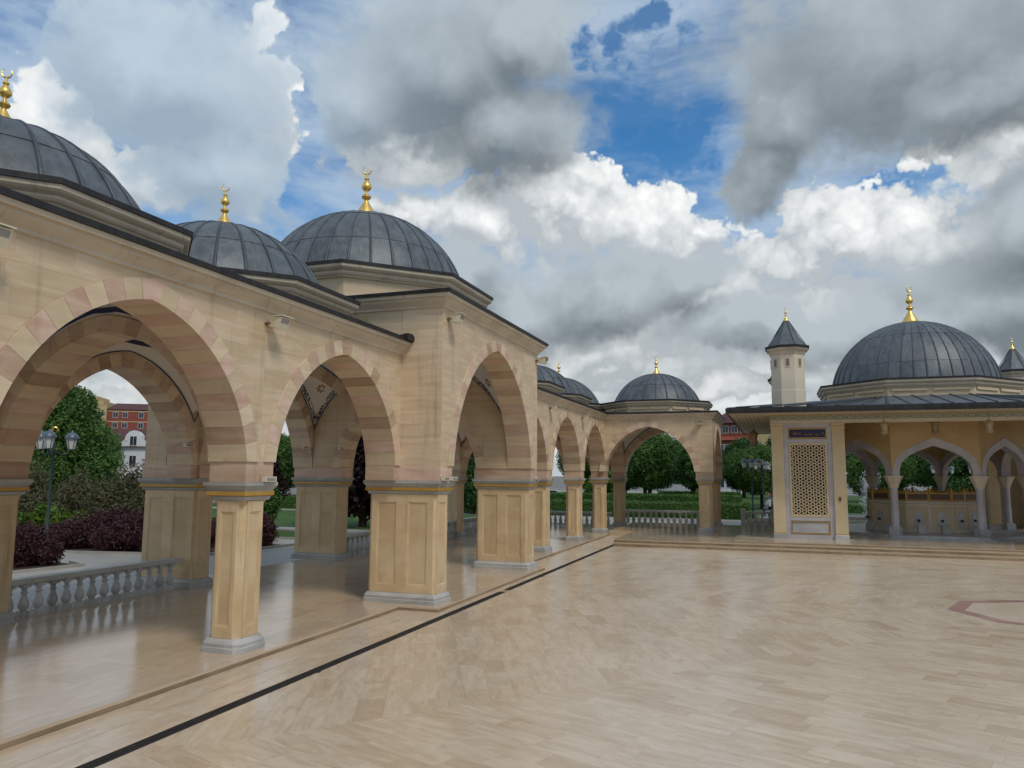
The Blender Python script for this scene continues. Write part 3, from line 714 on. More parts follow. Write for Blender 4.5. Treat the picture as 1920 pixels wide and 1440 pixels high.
balustrade((XB, 12.25-PT*.5), math.pi/2, bl, 'grey stone balustrade at far left of the arcade, cut by the frame edge')
balustrade((XB, 12.25+PT*.5-.05), math.pi/2, bl, 'grey stone balustrade in front of the maroon bushes, left of the gateway')
c4 = 26.12+PT
balustrade((XB, c4-PT*.5), math.pi/2, bl, 'grey stone balustrade seen behind the big paired gateway piers')
balustrade((XB, c4+PT*.5), math.pi/2, bl, 'pale stone balustrade seen between the two front gateway piers')
balustrade((XB, c4+PT*1.5), math.pi/2, bl, 'stone balustrade on the garden side, second bay beyond the gateway')
balustrade((XB, c4+PT*2.5), math.pi/2, bl, 'stone balustrade on the garden side of the corner bay')
balustrade((XC, YB), 0., 5.4, 'stone balustrade closing the corner bay, behind slim octagonal columns')
balustrade((-6.86, YB), 0., 5.2, 'stone balustrade under the end arch with hedges behind it', .20)

# floodlights and small lamp boxes ------------------------------------
def flood_proto():
    h = MB(); prof = [(0,0,.0),(.0,.0,.1)]
    h.loft([[(-.05,-.02,-.04),(.05,-.02,-.04),(.05,-.02,.04),(-.05,-.02,.04)],[(-.11,-.10,-.09),(.11,-.10,-.09),(.11,-.10,.10),(-.11,-.10,.10)],[(-.17,-.30,-.13),(.17,-.30,-.13),(.17,-.34,.12),(-.17,-.34,.12)],[(-.18,-.40,-.16),(.18,-.40,-.16),(.18,-.50,.10),(-.18,-.50,.10)]])
    br = MB().box(-.03,.03,-.06,.0,-.06,.06).box(-.14,-.12,-.16,-.02,-.03,.0).box(.12,.14,-.16,-.02,-.03,.0).box(-.14,.14,-.04,-.0,-.03,.0)
    ln = MB().add([(-.15,-.405,-.14),(.15,-.405,-.14),(.15,-.495,.08),(-.15,-.495,.08)],[(0,1,2,3)])
    lid = MB().box(-.20,.20,-.54,-.28,.12,.14)
    return h.mesh('housing', M['ivory_metal'], 30), br.mesh('bracket', M['wood_brown'], 30), ln.mesh('lens', M['lens'], None), lid.mesh('visor', M['ivory_metal'], 30)
FL = flood_proto()
def flood(loc, rz, label):
    t = thing('floodlight', label, 'floodlight', loc, rz, 'ivory floodlights under the cornices'); t.scale = (.85,)*3
    for n, m in zip(('housing', 'bracket', 'lens', 'visor'), FL): part(n, m, t)
flood((-9.4, 6.5, 6.22), math.pi/2, 'ivory floodlight at the left frame edge under the arcade cornice')
flood((-9.4, 12.3, 6.22), math.pi/2, 'ivory floodlight between the two nearest arches, rust streak below')
flood((-8.2, 18.3, 7.42), math.pi/2, 'ivory floodlight on the near corner of the tall gateway')
flood((-8.2, 26.15, 7.42), math.pi/2, 'ivory floodlight on the far corner of the tall gateway')
flood((-9.4, c4, 6.22), math.pi/2, 'ivory floodlight just beyond the gateway, above a slim column')
flood((-9.4, c4+PT, 6.22), math.pi/2, 'ivory floodlight between the last two side arches, near the inner corner')
flood((-3.95, 43.2, 6.22), 0., 'ivory floodlight on the end bay wall, right of its arch')
LB = MB().rects([(0,0),(0,.10)], hx=.17, hy=.05); LBm = LB.mesh('lamp_box', M['ivory_metal'], 25)
LBg = MB().box(-.13,.13,-.056,-.05,.02,.08).mesh('lens', M['lens'], 25)
def lampbox(loc, rz, label):
    t = thing('lamp_box', label, 'lamp', loc, rz, 'small uplight boxes on the column capitals')
    part('case', LBm, t); part('lens', LBg, t)
lampbox((-9.33, 12.45, 3.125), math.pi/2, 'small ivory uplight box on the nearest slim column capital')
lampbox((-8.13, 18.1, 3.125), math.pi/2, 'small ivory uplight box on the near gateway pier, left one')
lampbox((-8.13, 18.62, 3.125), math.pi/2, 'small ivory uplight box on the near gateway pier, right one')
lampbox((-8.13, 26.1, 3.125), math.pi/2, 'small ivory uplight box on the far gateway pier')
lampbox((-9.33, c4+.2, 3.125), math.pi/2, 'small ivory uplight box on the slim column right beside the far gateway pier')
lampbox((-3.8, 43.13, 3.125), 0., 'small ivory uplight box on the end bay column')
lampbox((-15.90, 17.5, 4.02), math.pi/2, 'small ivory uplight box at a vault foot, seen through the nearest arch')
lampbox((-15.90, 23.2, 4.15), math.pi/2, 'small ivory uplight box at a vault foot, seen left in the second arch')
lampbox((-15.90, 25.6, 4.2), math.pi/2, 'small ivory uplight box at a vault foot, seen right in the second arch')

# ------------------------------------------------------------------ ground, floors, paving
def sheet(x0, x1, y0, y1, z): return MB().add([(x0,y0,z),(x1,y0,z),(x1,y1,z),(x0,y1,z)], [(0,1,2,3)])
struct('ground', sheet(-900, 900, -300, 1500, -.16).mesh('ground', M['ground'], None))
struct('path', sheet(-60, -16.9, -10, 160, -.13).mesh('path', M['path'], None))
struct('garden_path', sheet(-60, 60, 50.6, 62.5, -.125).mesh('garden_path', M['path'], None))
# arcade floor with the gateway step-out
fl = [(-17.4,-8),(-9.12,-8),(-9.12,17.55),(-8.02,17.55),(-8.02,26.68),(-9.12,26.68),(-9.12,43.0),(-9.12,50.7),(-17.4,50.7)]
afloor = struct('arcade_floor', MB().prism(fl, -.16, -.010).mesh('arcade_floor', M['polished_bed'], None))
rz_ = MB()
for p, q in zip(fl[1:], fl[2:7]): rz_.sweep([(.001,-.11),(.001,-.035),(.007,-.04),(.012,-.11)], p, q)
struct('step_riser', rz_.mesh('step_riser', M['riser'], 25))
struct('wing_floor', MB().prism([(-9.1,43.0),(-7.62,43.0),(-7.62,37.05),(-2.05,37.05),(-2.05,50.7),(-9.1,50.7)], -.16, .20).mesh('wing_floor', M['polished_bed'], None))
struct('step', MB().box(-7.62, 40, 36.7, 37.046, -.16, .05).mesh('step', M['edging'], 25))
struct('step', MB().box(-2.046, 40, 37.05, 37.40, -.16, .198).mesh('step', M['edging'], 25))
struct('step_riser', MB().box(-7.62, 40, 36.688, 36.698, -.11, .01).mesh('step_riser', M['riser'], 25)); struct('step_riser', MB().box(-7.62, 40, 37.036, 37.0445, .051, .155).mesh('step_riser', M['riser'], 25)); struct('step_riser', MB().box(-2.04, 40, 37.39, 37.401, .199, .265).mesh('step_riser', M['riser'], 25))
struct('pavilion_floor', MB().box(-2.044, 40, 37.404, 58, -.16, .29).mesh('pavilion_floor', M['polished_bed'], 25))
court = struct('courtyard', sheet(-9.12, 40, -12, 43.0, -.112).mesh('courtyard', M['grout'], None))

CX, CY = 6.34, 22.86
def clip(poly, x0, x1, y0, y1):
    for ax, v, sg in ((0,x0,1),(0,x1,-1),(1,y0,1),(1,y1,-1)):
        out = []
        for i in range(len(poly)):
            a, b = poly[i], poly[(i+1) % len(poly)]; da, db = sg*(a[ax]-v), sg*(b[ax]-v)
            if da >= 0: out.append(a)
            if (da >= 0) != (db >= 0):
                t = da/(da-db); out.append((a[0]+(b[0]-a[0])*t, a[1]+(b[1]-a[1])*t))
        poly = out
        if len(poly) < 3: return []
    return poly
def paving():
    slabs = []; rr = random.Random(11)
    w = .40; tg = math.tan(math.pi/8)
    for k in range(8):
        be = R(205.5+45*k); d = (math.cos(be), math.sin(be)); t = (-d[1], d[0]); ri = 0
        r = 2.132
        while r < 34:
            r1 = r+w; T0, T1 = r*tg, r1*tg; tm = max(T0, T1); xs = [-tm]; x = -tm+rr.uniform(.3, 1.1)
            while x < tm-.25: xs.append(x); x += rr.uniform(.75, 1.25)
            xs.append(tm)
            for a, b in zip(xs, xs[1:]):
                g = .0009
                q = [(r+g, max(a, -T0)+g), (r1-g, max(a, -T1)+g), (r1-g, min(b, T1)-g), (r+g, min(b, T0)-g)]
                if q[3][1]-q[0][1] < .02 and q[2][1]-q[1][1] < .02: continue
                if q[3][1] < q[0][1]: q = q[1:3] + [(r+g, (q[3][1]+q[0][1])/2)]
                P = [(CX+d[0]*p+t[0]*s, CY+d[1]*p+t[1]*s) for p, s in q]
                P = clip(P, -7.566, 22, 0., 36.69)
                if len(P) >= 3:
                    ar = sum(P[i][0]*P[(i+1) % len(P)][1]-P[(i+1) % len(P)][0]*P[i][1] for i in range(len(P)))
                    if ar < 0: P = P[::-1]
                    if abs(ar) > .03: slabs.append((P, d, t, rr.random(), rr.random()))
            r = r1
    # straight course beside the arcade step
    y = -2.
    while y < 43:
        y1 = min(y+rr.uniform(1.2, 1.9), 43.)
        for x0, x1 in ((-9.10, -8.46), (-8.45, -7.785)):
            if x0 < -8.4 and False: continue
            slabs.append(([(x0+.002, y+.002), (x1-.002, y+.002), (x1-.002, y1-.002), (x0+.002, y1-.002)], (1,0), (0,1), rr.random()*.7+.1, rr.random()))
        y = y1
    for x0 in [-7.58+i*1.4 for i in range(0)]: pass
    inv = Vector((-.327, .9375))
    def score(s):
        cx = sum(p[0] for p in s[0])/len(s[0]); cy = sum(p[1] for p in s[0])/len(s[0])
        dep = cx*inv.x+cy*inv.y; lat = cx*.9375+cy*.327
        return dep if dep > 3 and abs(lat/dep) < .72 and dep > 7.0 else 999+dep
    slabs.sort(key=score)
    def build(lst, name, z0=-.1, mt='paving'):
        vs, fs, uv, ti = [], [], [], []
        for P, d, t, r1, r2 in lst:
            n = len(P); b = len(vs); zz = z0+(r2-.5)*.0007
            vs += [(x, y, zz) for x, y in P] + [(x, y, zz-.02) for x, y in P]
            fs.append(tuple(range(b, b+n))); uvp = [((x*t[0]+y*t[1])+r1*40, (x*d[0]+y*d[1])+r2*30) for x, y in P]
            uv += uvp; ti.append(r1)
            for i in range(n):
                j = (i+1) % n; fs.append((b+i, b+n+i, b+n+j, b+j)); uv += [uvp[i], uvp[i], uvp[j], uvp[j]]; ti.append(r1)
        me = bpy.data.meshes.new(name); me.from_pydata(vs, [], fs); me.materials.append(M[mt])
        ul = me.uv_layers.new(name='slab'); ul.data.foreach_set('uv', [c for p in uv for c in p])
        at = me.attributes.new('tint', 'FLOAT', 'FACE'); at.data.foreach_set('value', ti); me.update(); return me
    for s in slabs[:300]: part('paving_slab', build([s], 'paving_slab'), court)
    part('paving_slabs', build(slabs[300:], 'paving_slabs'), court, kind='stuff')
    fs_ = []                                                   # polished slabs of the arcade floor
    for x0, x1, y0, y1 in ((-17.39, -9.14, -7.9, 50.6), (-9.138, -8.04, 17.57, 26.66)):
        x = x0
        while x < x1-.05:
            xe = min(x+.62, x1); y = y0
            while y < y1-.05:
                ye = min(y+rr.uniform(1.0, 1.3), y1); fs_.append(([(x+.001, y+.001), (xe-.001, y+.001), (xe-.001, ye-.001), (x+.001, ye-.001)], (1,0), (0,1), rr.random(), rr.random())); y = ye
            x = xe
    part('floor_slabs', build(fs_, 'floor_slabs', .0, 'polished'), afloor, kind='stuff')
paving()
# red octagon inlaid in the paving
def octring():
    a0 = R(183.0); o, i = 2.30, 1.93
    for k in range(8):
        a, b = a0+k*math.pi/4, a0+(k+1)*math.pi/4
        P = [(CX+r*math.cos(t), CY+r*math.sin(t)) for r, t in ((i, a+.002), (o, a+.002), (o, b-.002), (i, b-.002))]
        part('inlay_strip', MB().prism(P, -.13, -.098).mesh('inlay_strip', M['redband'], None), court)
    P = [(CX+1.92*math.cos(a0+k*math.pi/4), CY+1.92*math.sin(a0+k*math.pi/4)) for k in range(8)]
    me = MB().prism(P, -.13, -.0995).mesh('medallion_slab', M['paving'], None); part('medallion_slab', me, court)
octring()
# drain channel
dr = thing('drain_channel', 'long dark metal drain channel crossing the courtyard beside the arcade step', 'drain', (-7.675, 18, -.1))
def drain(y0, y1):
    part('channel', MB().box(-.10,.10,y0,y1,-.05,-.012).mesh('channel', M['dark_metal'], None), dr)
    mb = MB()
    mb.box(-.104,-.09,y0,y1,-.05,.003); mb.box(.09,.104,y0,y1,-.05,.003)
    y = y0+.03
    while y < y1: mb.box(-.089,.089,y,y+.018,-.02,.0); y += .045
    part('grate', mb.mesh('grate', M['dark_metal'], None), dr, kind='stuff')
drain(-16, 3.25); drain(3.75, 19.2)

# ------------------------------------------------------------------ the fountain pavilion on the right
def build_pavilion():
    PX, PY, Z0 = 7.40, 47.30, .23
    pv = thing('pavilion', 'cream pavilion with broad lead roof, big ribbed dome and corner turrets behind low steps', 'pavilion', (PX, PY, Z0))
    H = 7.64
    def P(name, mb, m, parent=pv, sharp=25, **k): return part(name, mb.mesh(name, M[m], sharp), parent, (0, 0, -Z0) if parent is pv else (0, 0, 0), **k)
    # corner blocks: four pillars, screens on the outer sides
    shaft = MB().rects([(0,.56),(0,5.62)], hx=.28, hy=.28).rects([(.0,5.622),(.035,5.66),(.035,5.70),(.012,5.72),(.012,5.80),(.04,5.83),(.04,5.878)], hx=.28, hy=.28).mesh('pillar', M['pillar'], 25)
    pbase = MB().rects([(.03,.232),(.03,.50),(.005,.545)], hx=.28, hy=.28).mesh('base', M['grey'], 25)
    pgold = MB().rects([(.005,.546),(.012,.55),(.012,.575),(.0,.58)], hx=.28, hy=.28).mesh('gold_band', M['gold_paint'], 25)
    def pillar(x, y):
        o = part('pillar', shaft, pv, (x, y, -Z0)); part('base', pbase, o); part('gold_band', pgold, o); return o
    xs = [-H+.28, -H+3.06]
    for sx in (-1, 1):
        for sy in (-1, 1):
            for ax in xs:
                for ay in xs: pillar(sx*-ax if sx > 0 else ax, sy*-ay if sy > 0 else ay)
    # the screen between the front-left pillars (and its twin on the right)
    def screen(x0, x1, y, rz=0.):
        w = x1-x0
        s = part('screen_wall', MB().box(0,w,.10,.22,.235,.50).box(0,w,.10,.22,1.16,1.34).box(0,w,.10,.22,4.92,5.10).box(0,w,.10,.22,5.66,5.88).box(0,.22,.104,.22,.50,5.66).box(w-.22,w,.104,.22,.50,5.66).box(.22,w-.22,.16,.22,.50,1.16).box(.22,w-.22,.16,.22,5.10,5.66).mesh('screen_wall', M['lilac'], 25), pv, (x0, y, -Z0), rz)
        def rim(z0, z1, b, m, a=.23):
            part('panel_rim', MB().box(a,w-a,.085,.16,z0,z0+b).box(a,w-a,.085,.16,z1-b,z1).box(a,a+b,.085,.16,z0+b,z1-b).box(w-a-b,w-a,.085,.16,z0+b,z1-b).mesh('panel_rim', M[m], 25), s)
        rim(.53, 1.13, .035, 'gold_paint'); rim(5.13, 5.63, .05, 'gold_paint'); rim(1.345, 4.915, .10, 'pillar')
        part('dark_backing', MB().box(.30, w-.30, .24, .26, 1.40, 4.86).mesh('dark_backing', M['backing_shade'], 25), s)  # added dark plate: its colour stands in for the unlit room behind the lattice
        part('inscription_panel', MB().box(.285,w-.285,.125,.158,5.185,5.575).mesh('inscription_panel', M['navy'], 25), s)
        part('marble_panel', MB().box(.29,w-.29,.125,.158,.59,1.07).mesh('marble_panel', M['grey'], 25), s)
        rr = random.Random(5); mb = MB(); x = .36                     # gilt script strokes
        while x < w-.36:
            h = rr.uniform(.08,.22); zc = 5.38+rr.uniform(-.06,.05)
            pts = [(x+rr.uniform(-.02,.08)+.05*i, .118, zc+h*(.5-abs(math.sin(i*1.3+x*7)))) for i in range(4)]
            mb.tube(pts, .012, 4); x += rr.uniform(.10,.17)
        part('script', mb.mesh('script', M['gold_paint'], 40), s)
        # pierced lattice of bars on three directions
        x0_, x1_, z0_, z1_ = .335, w-.335, 1.445, 4.815; rows = 15; dz = (z1_-z0_)/rows; side = dz/math.sin(R(60)); b = .029
        def bar(p, q):
            d = Vector((q[0]-p[0], q[1]-p[1])); L = d.length
            if L < .05: return
            d /= L; n = Vector((-d.y, d.x))*b
            part('lattice_bar', xz_prism(MB(), [(p[0]-n.x, p[1]-n.y), (q[0]-n.x, q[1]-n.y), (q[0]+n.x, q[1]+n.y), (p[0]+n.x, p[1]+n.y)], .098, .142).mesh('lattice_bar', M['pillar'], 25), s)
        for i in range(rows+1): bar((x0_, z0_+i*dz), (x1_, z0_+i*dz))
        k = (z1_-z0_)/math.tan(R(60))
        for sg in (1, -1):
            c = x0_-k if sg > 0 else x0_
            c = x0_ + math.floor((c-x0_)/side)*side
            while c < (x1_ if sg > 0 else x1_+k):
                c += side; pa, pb = [c, z0_], [c+sg*k, z1_]
                # clip in x
                seg = [pa, pb]; t0, t1 = 0., 1.; dx = pb[0]-pa[0]
                for lim, s2 in ((x0_, 1), (x1_, -1)):
                    fa = s2*(pa[0]-lim); fb = s2*(pb[0]-lim)
                    if fa < 0 and fb < 0: t0, t1 = 1., 0.
                    elif fa < 0: t0 = max(t0, fa/(fa-fb))
                    elif fb < 0: t1 = min(t1, fa/(fa-fb))
                if t1-t0 > .02: bar((pa[0]+dx*t0, z0_+(z1_-z0_)*t0), (pa[0]+dx*t1, z0_+(z1_-z0_)*t1))
        return s
    sc = screen(-H+.56, -H+2.78, -H)
    def plain_screen(x0, x1, y, rz, ox, oy): pass
    for x0, x1, y0, y1, z0, z1 in ((-H+.10,-H+.22,-H+.56,-H+2.78,.235,5.88),(-H+2.84,-H+2.98,-H+.56,-H+2.78,.235,5.88),(-H+.56,-H+2.78,-H+2.84,-H+2.98,.235,5.88),(H-2.78,H-.56,-H+.10,-H+.22,.235,5.88),(H-.22,H-.1,-H+.56,-H+2.78,.235,5.88),(-H+.1,-H+.22,H-2.78,H-.56,.235,5.88),(-H+.56,-H+2.78,H-.22,H-.1,.235,5.88),(H-.22,H-.1,H-2.78,H-.56,.235,5.88),(H-2.78,H-.56,H-.22,H-.1,.235,5.88)):
        P('side_wall', MB().box(x0,x1,y0,y1,z0,z1), 'render')
    P('block_ceiling', MB().box(-H+.43,-H+3.1,-H+.43,-H+3.1,5.885,5.90), 'render')
    part('switch_box', MB().box(-.05,.05,-.04,0.,0,.20).mesh('switch_box', M['wood_brown'], 25), pv, (-H+3.02, -H-.002, 2.12-Z0))
    # beams with the painted frieze
    bm = MB().box(-H-.02,H+.02,-H-.02,-H+.42,5.88,6.30).box(-H-.02,H+.02,H-.42,H+.02,5.88,6.30).box(-H-.02,-H+.42,-H+.42,H-.42,5.88,6.30).box(H-.42,H+.02,-H+.42,H-.42,5.88,6.30)
    beam = P('beam', bm, 'render')
    part('frieze', MB().box(-H-.03,H+.03,-H-.028,-H-.021,6.02,6.24).mesh('frieze', M['frieze'], 25), beam); part('frieze', MB().box(-H-.028,-H-.021,-H-.0,H,6.02,6.24).mesh('frieze', M['frieze'], 25), beam)
    part('gold_line', MB().box(-H-.03,H+.03,-H-.036,-H-.021,6.245,6.275).mesh('gold_line', M['gold_paint'], 25), beam)
    # roof: soffit of boards, fascia, low hipped lead slope
    E = 9.62
    sof = P('soffit', MB().loft([[(x*E,y*E,6.30) for x,y in ((1,-1),(1,1),(-1,1),(-1,-1))], [(x*4.7,y*4.7,6.345) for x,y in ((1,-1),(1,1),(-1,1),(-1,-1))]], False, True), 'wood_cream')
    bmesh_ = [MB().box(-(E-.2*k-.1), E-.2*k-.1, -(E-.2*k)+.0, -(E-.2*k)+.17, 6.278, 6.297).mesh('soffit_board', M['wood_cream'], 25) for k in range(1, 10)]
    for rz in (0, -1):
        for m_ in bmesh_: part('soffit_board', m_, sof, rz=rz*math.pi/2)
    P('fascia', MB().loft([[(x*r,y*r,z) for x,y in ((1,-1),(1,1),(-1,1),(-1,-1))] for r, z in ((E-.04,6.262),(E+.02,6.262),(E+.05,6.36),(E+.05,6.50),(E-.05,6.545))], False, False), 'gutter')
    oc = lambda r, z: [(r*C8*math.cos(-math.pi/2+math.pi/8+i*math.pi/4-math.pi/4), r*C8*math.sin(-math.pi/2+math.pi/8+i*math.pi/4-math.pi/4), z) for i in range(8)]
    o8 = oc(4.6, 7.40); e4 = [(-E,-E),(E,-E),(E,E),(-E,E)]
    t8 = math.tan(math.pi/8)*4.6
    ev = [(-E,-t8),(-t8,-E),(t8,-E),(E,-t8),(E,t8),(t8,E),(-t8,E),(-E,t8)]
    o8 = [(-4.6,-t8,7.40),(-t8,-4.6,7.40),(t8,-4.6,7.40),(4.6,-t8,7.40),(4.6,t8,7.40),(t8,4.6,7.40),(-t8,4.6,7.40),(-4.6,t8,7.40)]
    vs = o8 + [(x,y,6.54) for x,y in ev] + [(x,y,6.54) for x,y in e4]
    rf = P('roof', MB().add(vs, [(1,9,10,2),(3,11,12,4),(5,13,14,6),(7,15,8,0),(0,8,16,9,1),(2,10,17,11,3),(4,12,18,13,5),(6,14,19,15,7)]), 'lead', sharp=10)
    sm = MB().tube([(0,-E+.02,6.56),(0,-4.65,7.415)], .035, 6).mesh('standing_seam', M['lead_roll'], 50)
    for rz in range(4):
        for i in range(-2, 3): part('standing_seam', sm, rf, (i*.85*math.cos(rz*math.pi/2), i*.85*math.sin(rz*math.pi/2), 0), rz*math.pi/2)
        for i in range(7):
            for sg in (-1, 1):
                f = (i+.6)/7; xa = sg*(t8+(E-t8)*f); xb = sg*(t8+(4.6*.5)*f*.9)
                if f < .97:
                    yb_ = -4.66+f*.62*2.2; zb_ = 7.41-.012*0
                    # stays on the corner slope: follow the straight line from eave to the octagon's oblique side
                    ox, oy = sg*(t8+(4.6-t8)*f*.5), -(4.6-(4.6-t8)*f*.5)
                    part('standing_seam', MB().tube([(xa,-E+.02,6.56),(ox,oy,7.415)], .035, 5).mesh('standing_seam', M['lead_roll'], 50), rf, rz=rz*math.pi/2)
    octagon(pv, 0, 0, 4.97, 7.30-Z0, 7.80-Z0, 8.30-Z0, 4.20, 8.36-Z0, 4.66)
    dome(pv, 0, 0, 8.33-Z0, 4.22, 11.96-Z0, 44, (.17, .50, .82), 2.2, 0.)
    # turrets
    def turret(x, y, z0=6.45):
        t = part('turret', MB().lathe([(.88,z0),(.88,7.55),(.86,7.57),(.86,9.35)], 8, math.pi/8).mesh('turret', M['render'], 20), pv, (x, y, -Z0))
        part('cornice', MB().lathe([(.86,9.35),(.90,9.40),(.93,9.50),(1.0,9.58),(1.06,9.60),(1.06,9.70)], 8, math.pi/8, cap0=False).mesh('cornice', M['moulding'], 20), t)
        part('gutter', MB().lathe([(1.07,9.69),(1.13,9.70),(1.14,9.80),(1.0,9.84)], 8, math.pi/8, cap1=False).mesh('gutter', M['gutter'], 20), t)
        part('spire', MB().lathe([(.98,9.82),(.55,10.42),(.12,11.20)], 8, math.pi/8).mesh('spire', M['lead'], 20), t)
        for k in range(8):
            a = math.pi/8+k*math.pi/4; part('standing_seam', MB().tube([(.985*math.cos(a),.985*math.sin(a),9.83),(.12*math.cos(a),.12*math.sin(a),11.2)], .018, 5).mesh('standing_seam', M['lead_roll'], 50), t)
            b = k*math.pi/4; ap = .86*math.cos(math.pi/8)
            fm = MB().box(ap-.03,ap+.022,-.12,.12,8.70,9.18).mesh('window', M['moulding'], 25); w = part('window', fm, t, rz=b)
            part('pane', MB().box(ap+.0221,ap+.026,-.075,.075,8.76,9.12).mesh('pane', M['shade'], 25), w)
        fz = FIN.setdefault(.75, finial_mesh(.75)); part('finial', fz, t, (0, 0, 11.17), .5)
    turret(.66-PX, 40.62-PY); turret(.62-PX, 54.2-PY); turret(13.95-PX, 53.8-PY)
    # inner octagon of columns and ogee arches
    AP = 4.75; S = AP*math.tan(math.pi/8)
    P('plinth', MB().lathe([((AP+.75)*C8,.232),((AP+.75)*C8,.33),((AP+.42)*C8,.332),((AP+.42)*C8,.43)], 8, math.pi/8), 'grey')
    hi = [(1.60,3.35),(1.61,3.62),(1.50,3.98),(1.22,4.30),(.78,4.56),(.36,4.72),(0,4.86)]; ho = [(S-.0,3.35),(1.90,3.80),(1.74,4.24),(1.34,4.64),(.84,4.92),(.40,5.10),(0,5.28)]
    full = lambda h: [(-x, z) for x, z in h] + [(x, z) for x, z in h[-2::-1]]
    fi, fo = full(hi), full(ho); n = len(fi)
    def strip(mb, a, b, y0, y1):
        vs = [(x,y0,z) for x,z in a]+[(x,y0,z) for x,z in b]+[(x,y1,z) for x,z in a]+[(x,y1,z) for x,z in b]; m_ = len(a)
        fs = [(i, i+1, m_+i+1, m_+i)[::1] for i in range(m_-1)] + [(2*m_+i+1, 2*m_+i, 3*m_+i, 3*m_+i+1) for i in range(m_-1)] + [(i+1, i, 2*m_+i, 2*m_+i+1) for i in range(m_-1)] + [(m_+i, m_+i+1, 3*m_+i+1, 3*m_+i) for i in range(m_-1)]
        return mb.add(vs, fs)
    arch = strip(MB(), fi, fo, -.02, .40).mesh('arch', M['lilac'], 25)
    top = [(max(-S, min(S, x*1.0)), 6.34) for x, z in fo]; top[0] = (-S, 6.34); top[-1] = (S, 6.34)
    spand = strip(MB(), fo, top, .0, .38).mesh('spandrel', M['ochre'], 25)
    cshaft = MB().lathe([(.20,.80),(.205,.86),(.19,.90),(.18,2.66),(.20,2.70),(.20,2.74)], 20).mesh('column', M['lilac'], 40)
    cped = MB().rects([(.25,.432),(.25,.72),(.22,.76),(.20,.80)]).mesh('pedestal', M['grey'], 25)
    ccap = MB().lathe([(.21,2.74),(.24,2.80),(.24,2.84),(.30,3.0),(.32,3.02),(.40,3.22),(.42,3.25),(.46,3.30),(.46,3.35)], 8, math.pi/8).mesh('capital', M['render'], 25)
    for k in range(8):
        a = k*math.pi/4; d = Vector((math.sin(a), -math.cos(a)))
        w = part('arch', arch, pv, (d.x*AP, d.y*AP, -Z0), a); part('spandrel', spand, w)
        v = a+math.pi/8; c = part('column', cshaft, pv, (math.sin(v)*(AP-.18)*C8, -math.cos(v)*(AP-.18)*C8, -Z0), v); part('pedestal', cped, c); part('capital', ccap, c)
    # ablution tank
    A2 = 2.62; s2 = A2*math.tan(math.pi/8)
    tk = thing('ablution_fountain', 'octagonal marble wash fountain with taps and gilded railing under the pavilion dome', 'fountain', (PX, PY, .432))
    part('tank', MB().lathe([(A2*C8,0),(A2*C8,.10),((A2-.03)*C8,.12),((A2-.03)*C8,1.46),((A2+.04)*C8,1.50),((A2+.04)*C8,1.60),((A2-.3)*C8,1.61)], 8, math.pi/8).mesh('tank', M['render'], 25), tk)
    pn = MB().box(-.46,.46,-.03,.0,.22,1.36).mesh('wash_panel', M['pillar'], 25); nich = xz_prism(MB(), [(-.22,.30),(.22,.30),(.22,.85),(.12,1.02),(0,1.10),(-.12,1.02),(-.22,.85)], -.05, -.03).mesh('niche', M['lilac'], 25)
    tap = MB().tube([(0,-.05,.62),(0,-.16,.62),(0,-.19,.56)], .03, 8).tube([(-.05,-.10,.66),(.05,-.10,.66)], .02, 6).lathe([(.07,.56),(.07,.68)], 8, cy=-.06).mesh('tap', M['dark_metal'], 40)
    fen = MB()
    for x in (-.52, .52): fen.box(x-.035,x+.035,-.03,.03,0,.56).lathe([(.05,.56),(.03,.60),(.045,.65),(.0,.70)], 8, cx=x)
    fen.box(-.49,.49,-.025,.025,.02,.07).box(-.49,.49,-.025,.025,.38,.44)
    for sg in (1, -1): fen.tube([(sg*.49,0,.55),(sg*.40,0,.56),(sg*.32,0,.52),(sg*.26,0,.45),(sg*.12,0,.42),(0,0,.43)], .032, 6); fen.tube([(sg*.42,0,.50),(sg*.36,0,.45),(sg*.42,0,.43),(sg*.45,0,.47)], .02, 5)
    fen = fen.mesh('gilt_railing', M['gold_paint'], 40); fin_ = MB().box(-.47,.47,-.012,.012,.08,.37).mesh('railing_panel', M['wood_brown'], 25)
    for k in range(8):
        a = k*math.pi/4; d = Vector((math.sin(a), -math.cos(a))); t = Vector((math.cos(a), math.sin(a)))
        for sg in (-1, 1):
            p = d*(A2-.028)+t*(sg*s2*.5); o = part('wash_panel', pn, tk, (p.x, p.y, 0), a); part('niche', nich, o); part('tap', tap, o)
            p = d*(A2-.12)+t*(sg*s2*.5); o = part('gilt_railing', fen, tk, (p.x, p.y, 1.61), a); part('railing_panel', fin_, o)
    st = MB().rects([(-.02,0),(0,.02),(0,.40),(-.03,.43)], hx=.17, hy=.17).mesh('stool', M['grey'], 25)
    lab = {(0,-1):'pale marble stool before the left tap of the front fountain face', (0,1):'pale marble stool before the right tap of the front fountain face', (7,-1):'marble stool at the fountain\'s left oblique face, outer tap', (7,1):'marble stool at the fountain\'s left oblique face, inner tap', (1,-1):'marble stool at the fountain\'s right oblique face, inner tap', (1,1):'marble stool at the fountain\'s right oblique face, outer tap'}
    for (k, sg), l in lab.items():
        a = k*math.pi/4; d = Vector((math.sin(a), -math.cos(a))); t = Vector((math.cos(a), math.sin(a))); p = d*(A2+.75)+t*(sg*s2*.5)
        thing('stool', l, 'stool', (PX+p.x, PY+p.y, .432), a, 'marble stools round the wash fountain', st)
    # lanterns
    body = MB().lathe([(.03,0),(.16,.05),(.20,.09),(.20,.13),(.15,.15),(.18,.50),(.24,.53),(.24,.57),(.12,.68),(.05,.74),(.03,.80)], 8, math.pi/8)
